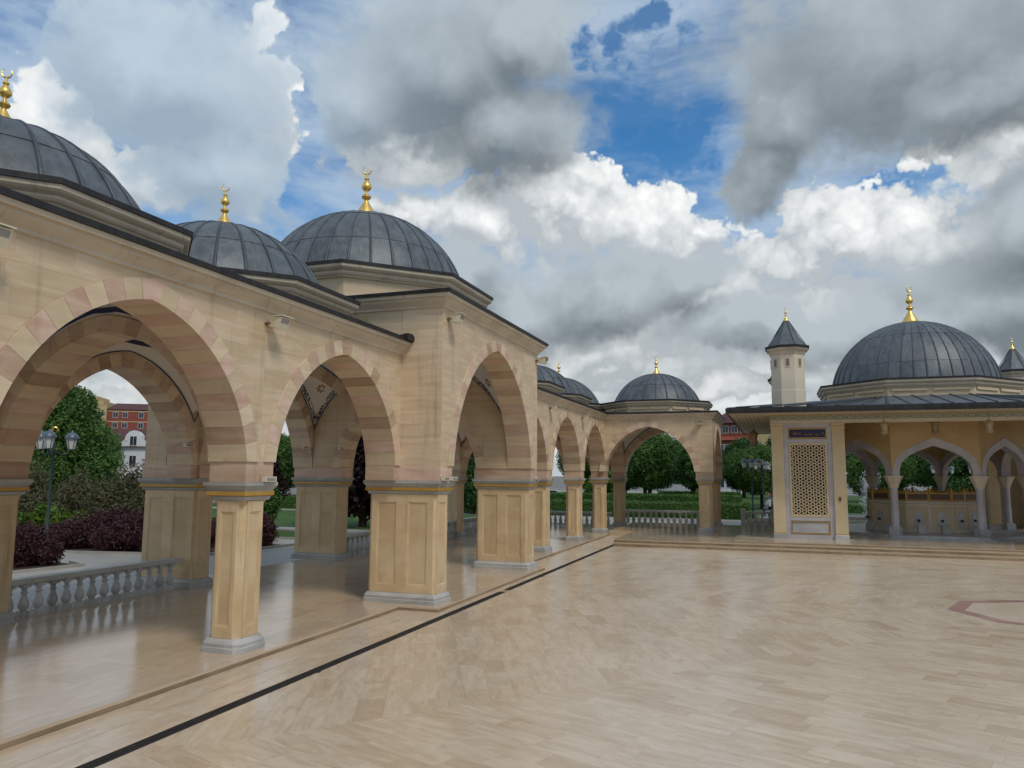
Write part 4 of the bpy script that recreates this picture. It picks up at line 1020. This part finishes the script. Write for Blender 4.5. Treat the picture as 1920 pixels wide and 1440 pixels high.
    bmsh = body.mesh('lantern_body', M['lantern'], 25); rodm = MB().tube([(0,0,.78),(0,0,1.30)], .02, 6).mesh('rod', M['lantern'], 40)
    for x, y, z, l, k in ((4.72,38.6,5.22,'brass lantern hanging before the left front column of the pavilion',.85),(8.92,38.6,5.22,'brass lantern hanging near the right frame edge of the pavilion',.85),(7.28,41.4,5.35,'brown lantern hanging over the pointed middle arch of the pavilion',1.),(-1.22,45.2,4.95,'dark brown lantern hanging under the left eave of the pavilion',1.25)):
        t = thing('lantern', l, 'lantern', (x, y, z), 0, 'lanterns hung under the pavilion roof'); t.scale = (k, k, k)
        part('lantern_body', bmsh, t); part('rod', rodm, t)
M['backing_shade'] = simple('painted_interior_shade', (.022,.014,.010), .7, 0., .3)  # near-black colour, interior shade painted on the plate behind the lattice
M['wood_cream'] = simple('cream_boards', (.50,.44,.35), .7, 0., .12, .3, 4.)
M['shade'] = simple('dusty_glass', (.16,.14,.10), .4, 0., .2)
M['lantern'] = simple('lantern_brass', (.36,.26,.14), .5, .2, .3)
build_pavilion()
pb = balustrade((-1.2, 50.1), 0., 1.7, 'short dark stone balustrade left of the pavilion corner, with end posts', .23, 4)
for x in (-.92, .85): part('end_post', MB().rects([(.02,0),(.02,.06),(0,.08),(0,.88),(.025,.92),(.025,.97),(-.06,1.02)], hx=.13, hy=.13, cx=x).mesh('end_post', M['baluster'], 25), pb)

# ------------------------------------------------------------------ planting
def leaf_mesh(name, lobes, n, size, mt, seed=1, flat=.0, shell=.45, droop=0.):
    g = np.random.default_rng(seed); lob = np.array(lobes, float); wts = lob[:,3]*lob[:,4]*lob[:,5]; wts = wts**.75; wts /= wts.sum()
    idx = g.choice(len(lob), n, p=wts); L = lob[idx]
    d = g.normal(size=(n,3)); d /= np.linalg.norm(d, axis=1)[:,None]
    rad = (shell+(1-shell)*g.random(n)**.6)*(1+.16*np.sin(7*d[:,0]+3*idx)*np.sin(6*d[:,1]+5*d[:,2]))
    p = L[:,:3]+d*rad[:,None]*L[:,3:6]
    p[:,2] -= droop*g.random(n)
    nr = d+.9*g.normal(size=(n,3)); nr /= np.linalg.norm(nr, axis=1)[:,None]
    a = np.cross(nr, g.normal(size=(n,3))); a /= np.linalg.norm(a, axis=1)[:,None]; b = np.cross(nr, a)
    s = size*(.55+.9*g.random(n))[:,None]
    V = np.empty((n,4,3)); V[:,0] = p-a*s; V[:,1] = p+b*s*.55; V[:,2] = p+a*s; V[:,3] = p-b*s*.55
    return quads(name, V.reshape(-1,3), n, mt)
def quads(name, V, n, mt):
    me = bpy.data.meshes.new(name); me.vertices.add(4*n); me.vertices.foreach_set('co', V.ravel())
    me.loops.add(4*n); me.loops.foreach_set('vertex_index', np.arange(4*n, dtype=np.int32))
    me.polygons.add(n); me.polygons.foreach_set('loop_start', np.arange(0,4*n,4, dtype=np.int32)); me.polygons.foreach_set('loop_total', np.full(n,4,dtype=np.int32))
    me.materials.append(mt); me.update(); me.validate(); return me
def make_lobes(seed, h, r, base, cone=0., n=26):
    g = random.Random(seed); out = []
    for i in range(n):
        t = (i+.5)/n; z = base+(h-base)*(.08+.88*t); rr = r*(math.sin(math.pi*min(1,max(.0,(t*.86+.14))))**.6*(1-cone)+cone*(1.02-t)*1.05)
        a = i*2.4+g.uniform(-.5,.5); q = rr*g.uniform(.35,.75); s = max(.35, rr*g.uniform(.36,.55))
        out.append((q*math.cos(a), q*math.sin(a), z, s, s, s*g.uniform(.7,.95)))
    return out
TREES = {}
def tree_meshes(key, h, r, base, n, size, mt, cone=0., nl=26, stems=1):
    if key in TREES: return TREES[key]
    lobes = make_lobes(sum(map(ord, key)), h, r, base, cone, nl)
    cr = leaf_mesh('crown', lobes, n, size, M[mt], sum(map(ord, key)))
    tb = MB(); g = random.Random(sum(map(ord, key)))
    for s in range(stems):
        ox, oy = ((0,0) if stems == 1 else (.18*math.cos(s*2.1), .18*math.sin(s*2.1)))
        k = h*.020+.05 if stems == 1 else .05
        tb.tube([(ox,oy,0),(ox*1.2+.03,oy*1.2,h*.2),(ox*2.2,oy*2.2+.04,h*.45),(ox*3,oy*3,h*.78)], k, 8, (1.35,1.,.7,.2))
    for i in range(0, len(lobes), 2):
        x, y, z, *_ = lobes[i]; z0 = max(base*.7, z-h*.18); tb.tube([(0,0,z0),(x*.5,y*.5,(z0+z)/2+.1),(x,y,z)], h*.008+.015, 5, (1,.7,.3))
    TREES[key] = (cr, tb.mesh('trunk', M['bark'], 50)); return TREES[key]
def tree(key, x, y, label, scale=1., rz=0., z=-.12, name='tree', group='garden trees', cat='tree', **kw):
    cr, tr = tree_meshes(key, **kw) if kw else TREES[key]
    t = thing(name, label, cat, (x, y, z), rz, group); t.scale = (scale,)*3
    part('crown', cr, t); part('trunk', tr, t); return t
tree('bigleft', -61.5, 52., 'tall full green tree seen through the nearest arch, behind the double-headed lamp', 1., 0, h=12.4, r=5.2, base=1.2, n=90000, size=.13, mt='leaf', cone=.45, nl=60)
tree('plum', -25.3, 43.5, 'dark plum-leaved tree reaching the ground behind the paired gateway piers', 1., 0, h=8.2, r=3.3, base=.3, n=18000, size=.16, mt='leaf_plum', nl=30)
tree('plum', -29.5, 37.8, 'dark plum-leaved tree at the path, left of the back gateway pier', .62, 1.)
tree('multi', -27.8, 37.2, 'small thin multi-stemmed tree standing on the lawn strip', 1., 0, h=2.7, r=.85, base=.7, n=2600, size=.07, mt='leaf', nl=14, stems=4)
tree('cone', -24.8, 61., 'narrow green conifer seen under the gateway arch', 1., 0, h=5.6, r=1.3, base=.3, n=9000, size=.10, mt='leaf_dark', cone=.95, nl=30)
tree('round', -13.6, 86., 'round-headed green park tree framed by the end arch', 1., 0, h=8.6, r=4.2, base=2.2, n=60000, size=.115, mt='leaf', nl=48)
tree('round', -17.5, 92., 'green park tree left of the round one, seen past the end arch column', .9, 2.)
tree('lime', -17.2, 78., 'low yellow-green tree beside the corner column', 1., 0, h=4.4, r=1.9, base=.9, n=7000, size=.13, mt='leaf_lime', nl=20)
tree('egg', -7.9, 76., 'egg-shaped clipped dark tree on a thin stem under the end arch', 1., 0, h=6.6, r=1.75, base=1.9, n=15000, size=.10, mt='leaf_dark', nl=30)
tree('round', -1.6, 84., 'green tree filling the gap between end bay and pavilion', .78, 4.)
tree('dark', 1.6, 92., 'dark green tree just left of the pavilion corner pillar', 1., 0, h=8.8, r=3.6, base=1., n=50000, size=.115, mt='leaf_dark', nl=44)
for i, (x, y, s, l) in enumerate(((9.,80.,.72,'dark tree seen through the left arch of the pavilion'),(15.5,78.,.8,'dark tree seen through the middle arch of the pavilion, left half'),(21.,76.,.85,'dark tree seen through the middle arch of the pavilion, right half'),(27.,75.,.9,'dark tree seen through the right arch of the pavilion'))):
    tree('dark' if i else 'round', x, y, l, s, i)
ORD = 'first second third fourth fifth sixth seventh eighth ninth tenth eleventh twelfth thirteenth fourteenth fifteenth sixteenth seventeenth eighteenth nineteenth twentieth twenty-first twenty-second twenty-third twenty-fourth'.split()
xs = [(-52,71,.9),(-60,80,1.),(-43,66,.85),(-34,76,.85),(-104,92,1.3),(-88,110,1.2),(-74,84,.9),(-66,104,1.1),(-54,118,1.2),(-48,92,.95),(-40,74,.8),(-38,112,1.1),(-33,86,.9),(-29,120,1.15),(-24,100,1.),(-21,128,1.2),(-12,118,1.05),(-5,124,1.1),(4,120,1.1),(12,112,1.1),(20,116,1.1),(29,108,1.1),(38,112,1.1),(47,104,1.1)]
xs.sort(key=lambda p: p[0]/p[1])
for i, (x, y, s) in enumerate(xs):
    tree(('round','dark')[i % 2], x, y, 'leafy park tree in the distant tree line behind the arcade, %s from the left' % ORD[i], s, i*1.7, group='distant park tree line')
# shrubs
def shrub(x, y, label, lobes, n, size, mt, name='shrub', droop=0., group=None):
    t = thing(name, label, 'shrub', (x, y, -.12), 0, group)
    part('foliage', leaf_mesh('foliage', lobes, n, size, M[mt], int(abs(x*31+y*17)), droop=droop), t)
    mb = MB(); g = random.Random(int(abs(x*7)))
    for i in range(7):
        a = g.uniform(0, 6.28); l = g.choice(lobes); mb.tube([(.1*math.cos(a), .1*math.sin(a), 0), (l[0]*.5, l[1]*.5, l[2]*.6), (l[0], l[1], l[2])], .03, 5, (1,.7,.4))
    part('stem', mb.mesh('stem', M['bark'], 50), t); return t
def mound(w, d, h, k, seed):
    g = random.Random(seed); out = []
    for i in range(k):
        x = g.uniform(-w, w); y = g.uniform(-d, d); e = 1-.45*max(abs(x)/w, abs(y)/d)**2
        out.append((x, y, h*.42*e, g.uniform(.5,.8)*min(w,d)*.8, g.uniform(.5,.8)*min(w,d)*.8, h*.55*e))
    return out
shrub(-26.9, 20.2, 'low maroon maple bush at the left frame edge, left of the lamp post', mound(1.5,1.3,1.8,16,1), 30000, .055, 'leaf_red')
shrub(-28.2, 27.2, 'long maroon maple hedge right of the lamp post, behind the balustrade', mound(3.6,1.6,1.85,30,2), 60000, .058, 'leaf_red')
shrub(-24.2, 30.6, 'maroon maple bush half hidden behind the paired pier', mound(1.3,1.2,2.0,14,8), 20000, .058, 'leaf_red')
for i, (x, y, w, h, l) in enumerate(((-41.5,33.4,2.2,4.4,'olive-brown weeping shrub leftmost of three behind the maroon bushes'),(-37.2,33.,2.2,4.0,'olive-brown weeping shrub in the middle of three behind the maroon bushes'),(-32.2,31.8,2.1,4.5,'olive-brown weeping shrub next to the paired pier, tallest of three'))):
    shrub(x, y, l, mound(w,1.6,h,18,20+i), 30000, .075, 'leaf_brown', 'weeping_shrub', .9, 'olive weeping shrubs')
shrub(-36.2, 29.6, 'yellow-green shrub glowing between lamp post and weeping shrubs', mound(3.2,.8,1.9,16,31), 8000, .10, 'leaf_lime')
# clipped hedges
def hedge(x0, x1, y0, y1, h, label, seed, dens=150):
    t = thing('hedge', label, 'hedge', ((x0+x1)/2, (y0+y1)/2, -.12), 0, 'clipped hedge rows in the garden')
    a, b = (x1-x0)/2, (y1-y0)/2; g = np.random.default_rng(seed)
    part('core', MB().rects([(0,0),(0,h-.06)], hx=a-.07, hy=b-.07).mesh('core', M['leaf_dark'], None), t)
    ft, fb, fs_ = 4*a*b, 2*a*h, 2*b*h; n = int(min(30000, (ft+fb+2*fs_)*dens)); u = g.random(n)*(ft+fb+2*fs_)
    p = np.empty((n,3)); nr = np.zeros((n,3)); r1 = g.random(n)*2-1; r2 = g.random(n)
    m = u < ft; p[m] = np.stack([r1[m]*a, (r2[m]*2-1)*b, np.full(m.sum(), h)], 1); nr[m] = (0,0,1)
    m2 = (u >= ft) & (u < ft+fb); p[m2] = np.stack([r1[m2]*a, np.full(m2.sum(), -b), r2[m2]*h], 1); nr[m2] = (0,-1,0)
    m3 = u >= ft+fb; sg = np.where(g.random(n) > .5, 1, -1); p[m3] = np.stack([sg[m3]*a, r1[m3]*b, r2[m3]*h], 1); nr[m3,0] = sg[m3]
    p += g.normal(size=(n,3))*.045; nr = nr+.42*g.normal(size=(n,3)); nr /= np.linalg.norm(nr, axis=1)[:,None]
    t1 = np.cross(nr, g.normal(size=(n,3))); t1 /= np.linalg.norm(t1, axis=1)[:,None]; t2 = np.cross(nr, t1); s = (.05+.05*g.random(n))[:,None]
    V = np.empty((n,4,3)); V[:,0] = p-t1*s; V[:,1] = p+t2*s*.6; V[:,2] = p+t1*s; V[:,3] = p-t2*s*.6
    part('foliage', quads('foliage', V.reshape(-1,3), n, M['leaf_hedge']), t)
struct('lawn', sheet(-60, -1.6, 62.5, 150, -.11).mesh('lawn', M['lawn'], None)); struct('lawn', sheet(1.4, 60, 66, 150, -.11).mesh('lawn', M['lawn'], None))
for (x0,x1,y0,y1) in ((-44,-22.5,34.2,38.6),(-60,-22.2,41.6,60)):
    struct('lawn', sheet(x0,x1,y0,y1,-.115).mesh('lawn', M['lawn'], None))
struct('flower_bed', MB().prism([(-60,17),(-24.6,18.6),(-24.2,21.4),(-25.2,21.8),(-60,21.8)], -.14, -.10).mesh('flower_bed', M['soil'], None))
struct('flower_bed', MB().prism([(-60,24.2),(-30,24.6),(-22.6,26.0),(-22.0,31.2),(-60,31.2)], -.14, -.10).mesh('flower_bed', M['soil'], None))
def kerb(pts, label):
    t = thing('kerb', label, 'kerb', (0,0,-.13), 0, 'pale kerbs edging the planting beds'); mb = MB()
    for p, q in zip(pts, pts[1:]): mb.sweep([(0,0),(0,.10),(.12,.10),(.12,0)][::-1], p, q)
    part('kerb_stone', mb.mesh('kerb_stone', M['path'], 25), t)
kerb([(-60,16.9),(-24.55,18.5),(-24.1,21.5),(-25.2,21.92)], 'pale kerb round the bed of the left maroon bush')
kerb([(-60,24.1),(-30,24.5),(-22.5,25.9),(-21.9,31.3)], 'pale kerb in front of the long maroon hedge')
kerb([(-44,34.1),(-22.4,34.1),(-22.4,38.7),(-44,38.7)], 'pale kerb round the lawn strip with the thin tree')
hedge(-30, -2.3, 62.8, 66.6, 1.15, 'front clipped green hedge behind the end arch balustrade', 1)
hedge(-26, -3.2, 70.4, 73.6, 1.6, 'second clipped green hedge row behind the end arch', 2, 110)
hedge(-11.5, -3.6, 78, 80.5, 1.75, 'third clipped green hedge row, short one', 3, 110)
hedge(-52, -31.5, 63.2, 67., 1.1, 'clipped green hedge seen between the slim far columns', 4, 70)
hedge(2.0, 26, 67., 69.5, 1.1, 'clipped dark hedge behind the pavilion', 5, 90)

# ------------------------------------------------------------------ lamps, buildings, cars, garden fountain
def lamp_meshes():
    po = MB().lathe([(.17,0),(.17,.10),(.12,.14),(.12,.62),(.14,.66),(.10,.72),(.085,.95),(.10,1.0),(.10,1.04),(.062,1.10),(.052,4.05),(.08,4.10),(.08,4.18),(.05,4.24),(.04,4.55),(.07,4.6),(.0,4.7)], 14)
    for k in range(3):
        a = k*2*math.pi/3+.35; x, y = math.cos(a), math.sin(a); po.tube([(0,0,4.15),(x*.3,y*.3,4.0),(x*.55,y*.55,4.05),(x*.62,y*.62,4.22)], .028, 6)
    gl = MB().lathe([(.12,0),(.20,.36),(.20,.40)], 6).mesh('lamp_glass', M['milk'], 25)
    hd = MB().lathe([(.25,.40),(.25,.44),(.23,.52),(.15,.61),(.05,.66),(.03,.72),(.0,.74)], 16).mesh('lamp_hood', M['lamp_hood'], 40)
    cg = MB().lathe([(.14,-.03),(.14,.0),(.10,.0)], 12)
    for k in range(6):
        a = k*math.pi/3; cg.tube([(.122*math.cos(a),.122*math.sin(a),0),(.205*math.cos(a),.205*math.sin(a),.40)], .012, 4)
    cr = MB().tube([(.10*math.cos(R(-60+300*i/14)), 0, 4.95+.10*math.sin(R(-60+300*i/14))) for i in range(15)], .03, 6, [.3+.7*math.sin(math.pi*i/14) for i in range(15)]).tube([(0,0,4.66),(0,0,4.86)], .02, 6).mesh('crescent', M['gold'], 40)
    return po.mesh('post', M['lamp_green'], 40), gl, hd, cg.mesh('lamp_cage', M['lamp_green'], 40), cr
LM = lamp_meshes()
def lamp(x, y, label, rz=0., s=1.):
    t = thing('street_lamp', label, 'street lamp', (x, y, -.12), rz, 'three-headed park lamps'); t.scale = (s,)*3
    part('post', LM[0], t); part('crescent', LM[4], t)
    for k in range(3):
        a = k*2*math.pi/3+.35; o = part('lamp_glass', LM[1], t, (math.cos(a)*.62, math.sin(a)*.62, 4.22)); part('lamp_hood', LM[2], o); part('lamp_cage', LM[3], o)
lamp(-27.0, 22.4, 'park lamp with domed hoods standing between the maroon bushes at left', .785, 1.02)
lamp(-1.75, 57.5, 'nearest park lamp in the gap between end bay and pavilion', .2, .95)
lamp(-1.2, 69.5, 'middle park lamp in the gap between end bay and pavilion', .9, .95)
lamp(-.6, 80., 'farthest park lamp in the gap between end bay and pavilion', 1.5, .95)
lamp(11.6, 64.5, 'park lamp seen in the left half of the pavilion middle arch', .5, .88)
lamp(14.2, 66., 'park lamp seen in the right half of the pavilion middle arch', 1.4, .88)
lamp(12.9, 70., 'park lamp seen at the apex of the pavilion middle arch', .1, .88)
lamp(-17.6, 66.5, 'park lamp standing just past the slim far columns', .6, .95)
def windows(parent, pts, w, h, rz=0., fm='house_white'):
    fr = MB().box(-w/2-.09,w/2+.09,-.06,.02,-.09,h+.09).mesh('window', M[fm], 25); pn = MB().box(-w/2,-.03,-.075,-.061,0,h).box(.03,w/2,-.075,-.061,0,h).mesh('pane', M['glass'], 25)
    for x, y, z in pts: o = part('window', fr, parent, (x, y, z), rz); part('pane', pn, o)
def apartment():
    t = thing('apartment_block', 'distant red brick and yellow apartment block seen through the nearest arch', 'building', (-172., 174., -.1), .55); t.scale = (.86, .86, 1.04)
    part('wall', MB().box(-14,14,0,12,0,20.5).mesh('wall', M['brick_red'], 25), t)
    part('side_bay', MB().box(-20,-14.1,-1.2,12,0,21.5).mesh('side_bay', M['house_yellow'], 25), t); part('side_bay', MB().box(8.5,14.2,-.9,0,0,20.6).mesh('side_bay', M['house_yellow'], 25), t)
    part('parapet', MB().box(-19,-17,-1.3,12,21.5,24.).box(-17,-15,-1.3,12,21.5,22.8).mesh('parapet', M['house_yellow'], 25), t)
    part('roof', MB().add([(-14.2,-.4,20.5),(14.6,-.4,20.5),(14.6,12.5,20.5),(-14.2,12.5,20.5),(-13,6,22.6),(13.4,6,22.6)], [(0,1,5,4),(1,2,5),(2,3,4,5),(3,0,4)]).mesh('roof', M['house_roof'], 25), t)
    for f in range(7): part('floor_band', MB().box(-14,8.4,-.12,0,f*2.9+2.5,f*2.9+2.75).mesh('floor_band', M['house_yellow'], 25), t)
    windows(t, [(x, -.02, f*2.9+.9) for f in range(7) for x in (-11.5,-8.5,-3.5,-.5,4.5)], 1.5, 1.4)
    windows(t, [(x, -.92, f*2.9+.9) for f in range(7) for x in (10.,12.6)], 1.4, 1.4); windows(t, [(x, -1.22, f*2.9+.9) for f in range(7) for x in (-18.4,-15.8)], 1.3, 1.4)
    for f in range(1, 7): part('balcony', MB().box(2.8,6.4,-1.3,-.02,f*2.9+.0,f*2.9+.15).box(2.8,6.4,-1.3,-1.22,f*2.9+.16,f*2.9+1.1).mesh('balcony', M['house_yellow'], 25), t)
apartment()
def white_house():
    t = thing('white_house', 'white house with brown hipped roof and curved dormer gable, left of the paired pier', 'house', (-103.5, 101., -.1), .6)
    part('wall', MB().box(-7,7,0,9,0,7.6).mesh('wall', M['house_white'], 25), t)
    part('roof', MB().add([(-7.4,-.5,7.6),(7.4,-.5,7.6),(7.4,9.5,7.6),(-7.4,9.5,7.6),(-4,4.5,10.8),(4,4.5,10.8)], [(0,1,5,4),(1,2,5),(2,3,4,5),(3,0,4)]).mesh('roof', M['house_roof'], 25), t)
    g = xz_prism(MB(), [(-1.9,7.6),(1.9,7.6),(1.9,8.6),(1.4,8.8),(1.2,9.6),(.7,10.2),(0,10.45),(-.7,10.2),(-1.2,9.6),(-1.4,8.8),(-1.9,8.6)], -.3, 2.5); part('dormer', g.mesh('dormer', M['house_white'], 25), t)
    windows(t, [(0,-.32,7.9)], 1.0, 1.5); windows(t, [(x,-.02,z) for z in (1.,4.4) for x in (-5.4,-2.8,0,2.8,5.4)], 1.0, 1.7)
white_house()
def red_house():
    t = thing('apartment_block', 'distant red and white block with maroon tower roof right of the end bay', 'building', (-7.2, 152., -.1), -.12)
    part('wall', MB().box(-7.5,3.0,0,10,0,10.2).mesh('wall', M['house_white'], 25), t)
    part('side_bay', MB().box(3.0,6.2,-.6,9,0,12.2).mesh('side_bay', M['house_yellow'], 25), t)
    part('roof', MB().add([(-7.9,-.8,10.2),(3.,-.8,10.2),(3.,10.4,10.2),(-7.9,10.4,10.2),(-6.5,5,12.4),(1.5,5,12.4)], [(0,1,5,4),(1,2,5),(2,3,4,5),(3,0,4)]).mesh('roof', M['brick_red'], 25), t)
    tw = part('tower', MB().box(-4.8,2.6,1.2,8,10.6,13.6).mesh('tower', M['brick_red'], 25), t)
    part('tower_roof', MB().add([(-5.6,.4,13.6),(3.4,.4,13.6),(3.4,8.8,13.6),(-5.6,8.8,13.6),(-1.1,4.6,16.8)], [(0,1,4),(1,2,4),(2,3,4),(3,0,4),(3,2,1,0)]).mesh('tower_roof', M['house_roof'], 25), tw)
    windows(t, [(x,1.18,11.7) for x in (-4.,-2.3,-.6,1.1)], 1.1, 1.3); windows(t, [(x,-.02,z) for z in (1.2,4.3,7.6) for x in (-6.6,-4.9,-3.2,-1.5,.2,1.9)], 1.25, 1.7); windows(t, [(4.6,-.62,z) for z in (1.2,4.3,7.6)], 1.4, 1.7)
    for z in (3.2,6.4,9.5): part('floor_band', MB().box(-7.6,2.98,-.15,0,z,z+.95).mesh('floor_band', M['brick_red'], 25), t)
red_house()
def car(x, y, rz, paint, label):
    t = thing('parked_car', label, 'car', (x, y, -.12), rz, 'cars parked beyond the garden')
    side = [(-2.1,.35),(2.1,.35),(2.15,.75),(1.9,.88),(1.0,.95),(.4,1.42),(-1.0,1.45),(-1.75,1.0),(-2.12,.9)]
    part('body', xz_prism(MB(), side, -.85, .85).mesh('body', M[paint], 30), t)
    part('window', xz_prism(MB(), [(-1.55,1.0),(.88,.98),(.36,1.36),(-.95,1.38)], -.87, .87).mesh('window', M['glass'], 25), t)
    for wx in (-1.3, 1.3):
        for wy in (-.82, .82):
            o = part('wheel', MB().loft([[(wx+.32*math.cos(a*math.pi/8), wy+d, .32+.32*math.sin(a*math.pi/8)) for a in range(16)] for d in (-.1,.1)]).mesh('wheel', M['tyre'], 40), t)
    for wy in (-.6, .6): part('headlight', MB().box(2.1,2.16,wy-.15,wy+.15,.62,.76).mesh('headlight', M['milk'], 25), t)
car(-27.6, 96., .1, 'car_white', 'white parked car glimpsed between the slim far columns'); car(-21.5, 98., .0, 'car_white', 'pale parked car beside the corner column, under the trees')
car(-.05, 84., 1.55, 'car_white', 'white car at the left edge of the pavilion corner pillar'); car(.05, 91., 1.55, 'car_red', 'red car behind the white one at the pavilion corner pillar')
def garden_fountain():
    t = thing('garden_fountain', 'white garden fountain with water jets behind the pavilion pillar', 'fountain', (6.3, 64., -.12))
    part('basin', MB().lathe([(3.6,0),(3.6,.45),(3.75,.5),(3.75,.6),(3.4,.6),(3.4,.42)], 32, cap1=False).mesh('basin', M['baluster'], 40), t)
    part('water', MB().lathe([(3.42,.48),(3.42,.50)], 32).mesh('water', M['water'], None), t)
    for i in range(5):
        a = i*1.256; x, y = 2.2*math.cos(a), 2.2*math.sin(a)
        part('jet', MB().lathe([(.10,.5),(.12,.9),(.09,1.5),(.03,1.9)], 8, cx=x, cy=y).mesh('jet', M['spray'], 40), t)
    pl = leaf_mesh('spray', [(0,0,1.6,.5,.5,1.2),(.2,0,2.6,.7,.7,1.0),(.4,0,3.3,.8,.8,.8)], 2600, .045, M['spray'], 4, shell=.05); part('spray', pl, t, kind='stuff')
m_, q_, b_ = mat('water_spray', .4, .3); b_.inputs['Base Color'].default_value = (.75,.78,.80,1); b_.inputs['Alpha'].default_value = .45; M['spray'] = m_
garden_fountain()
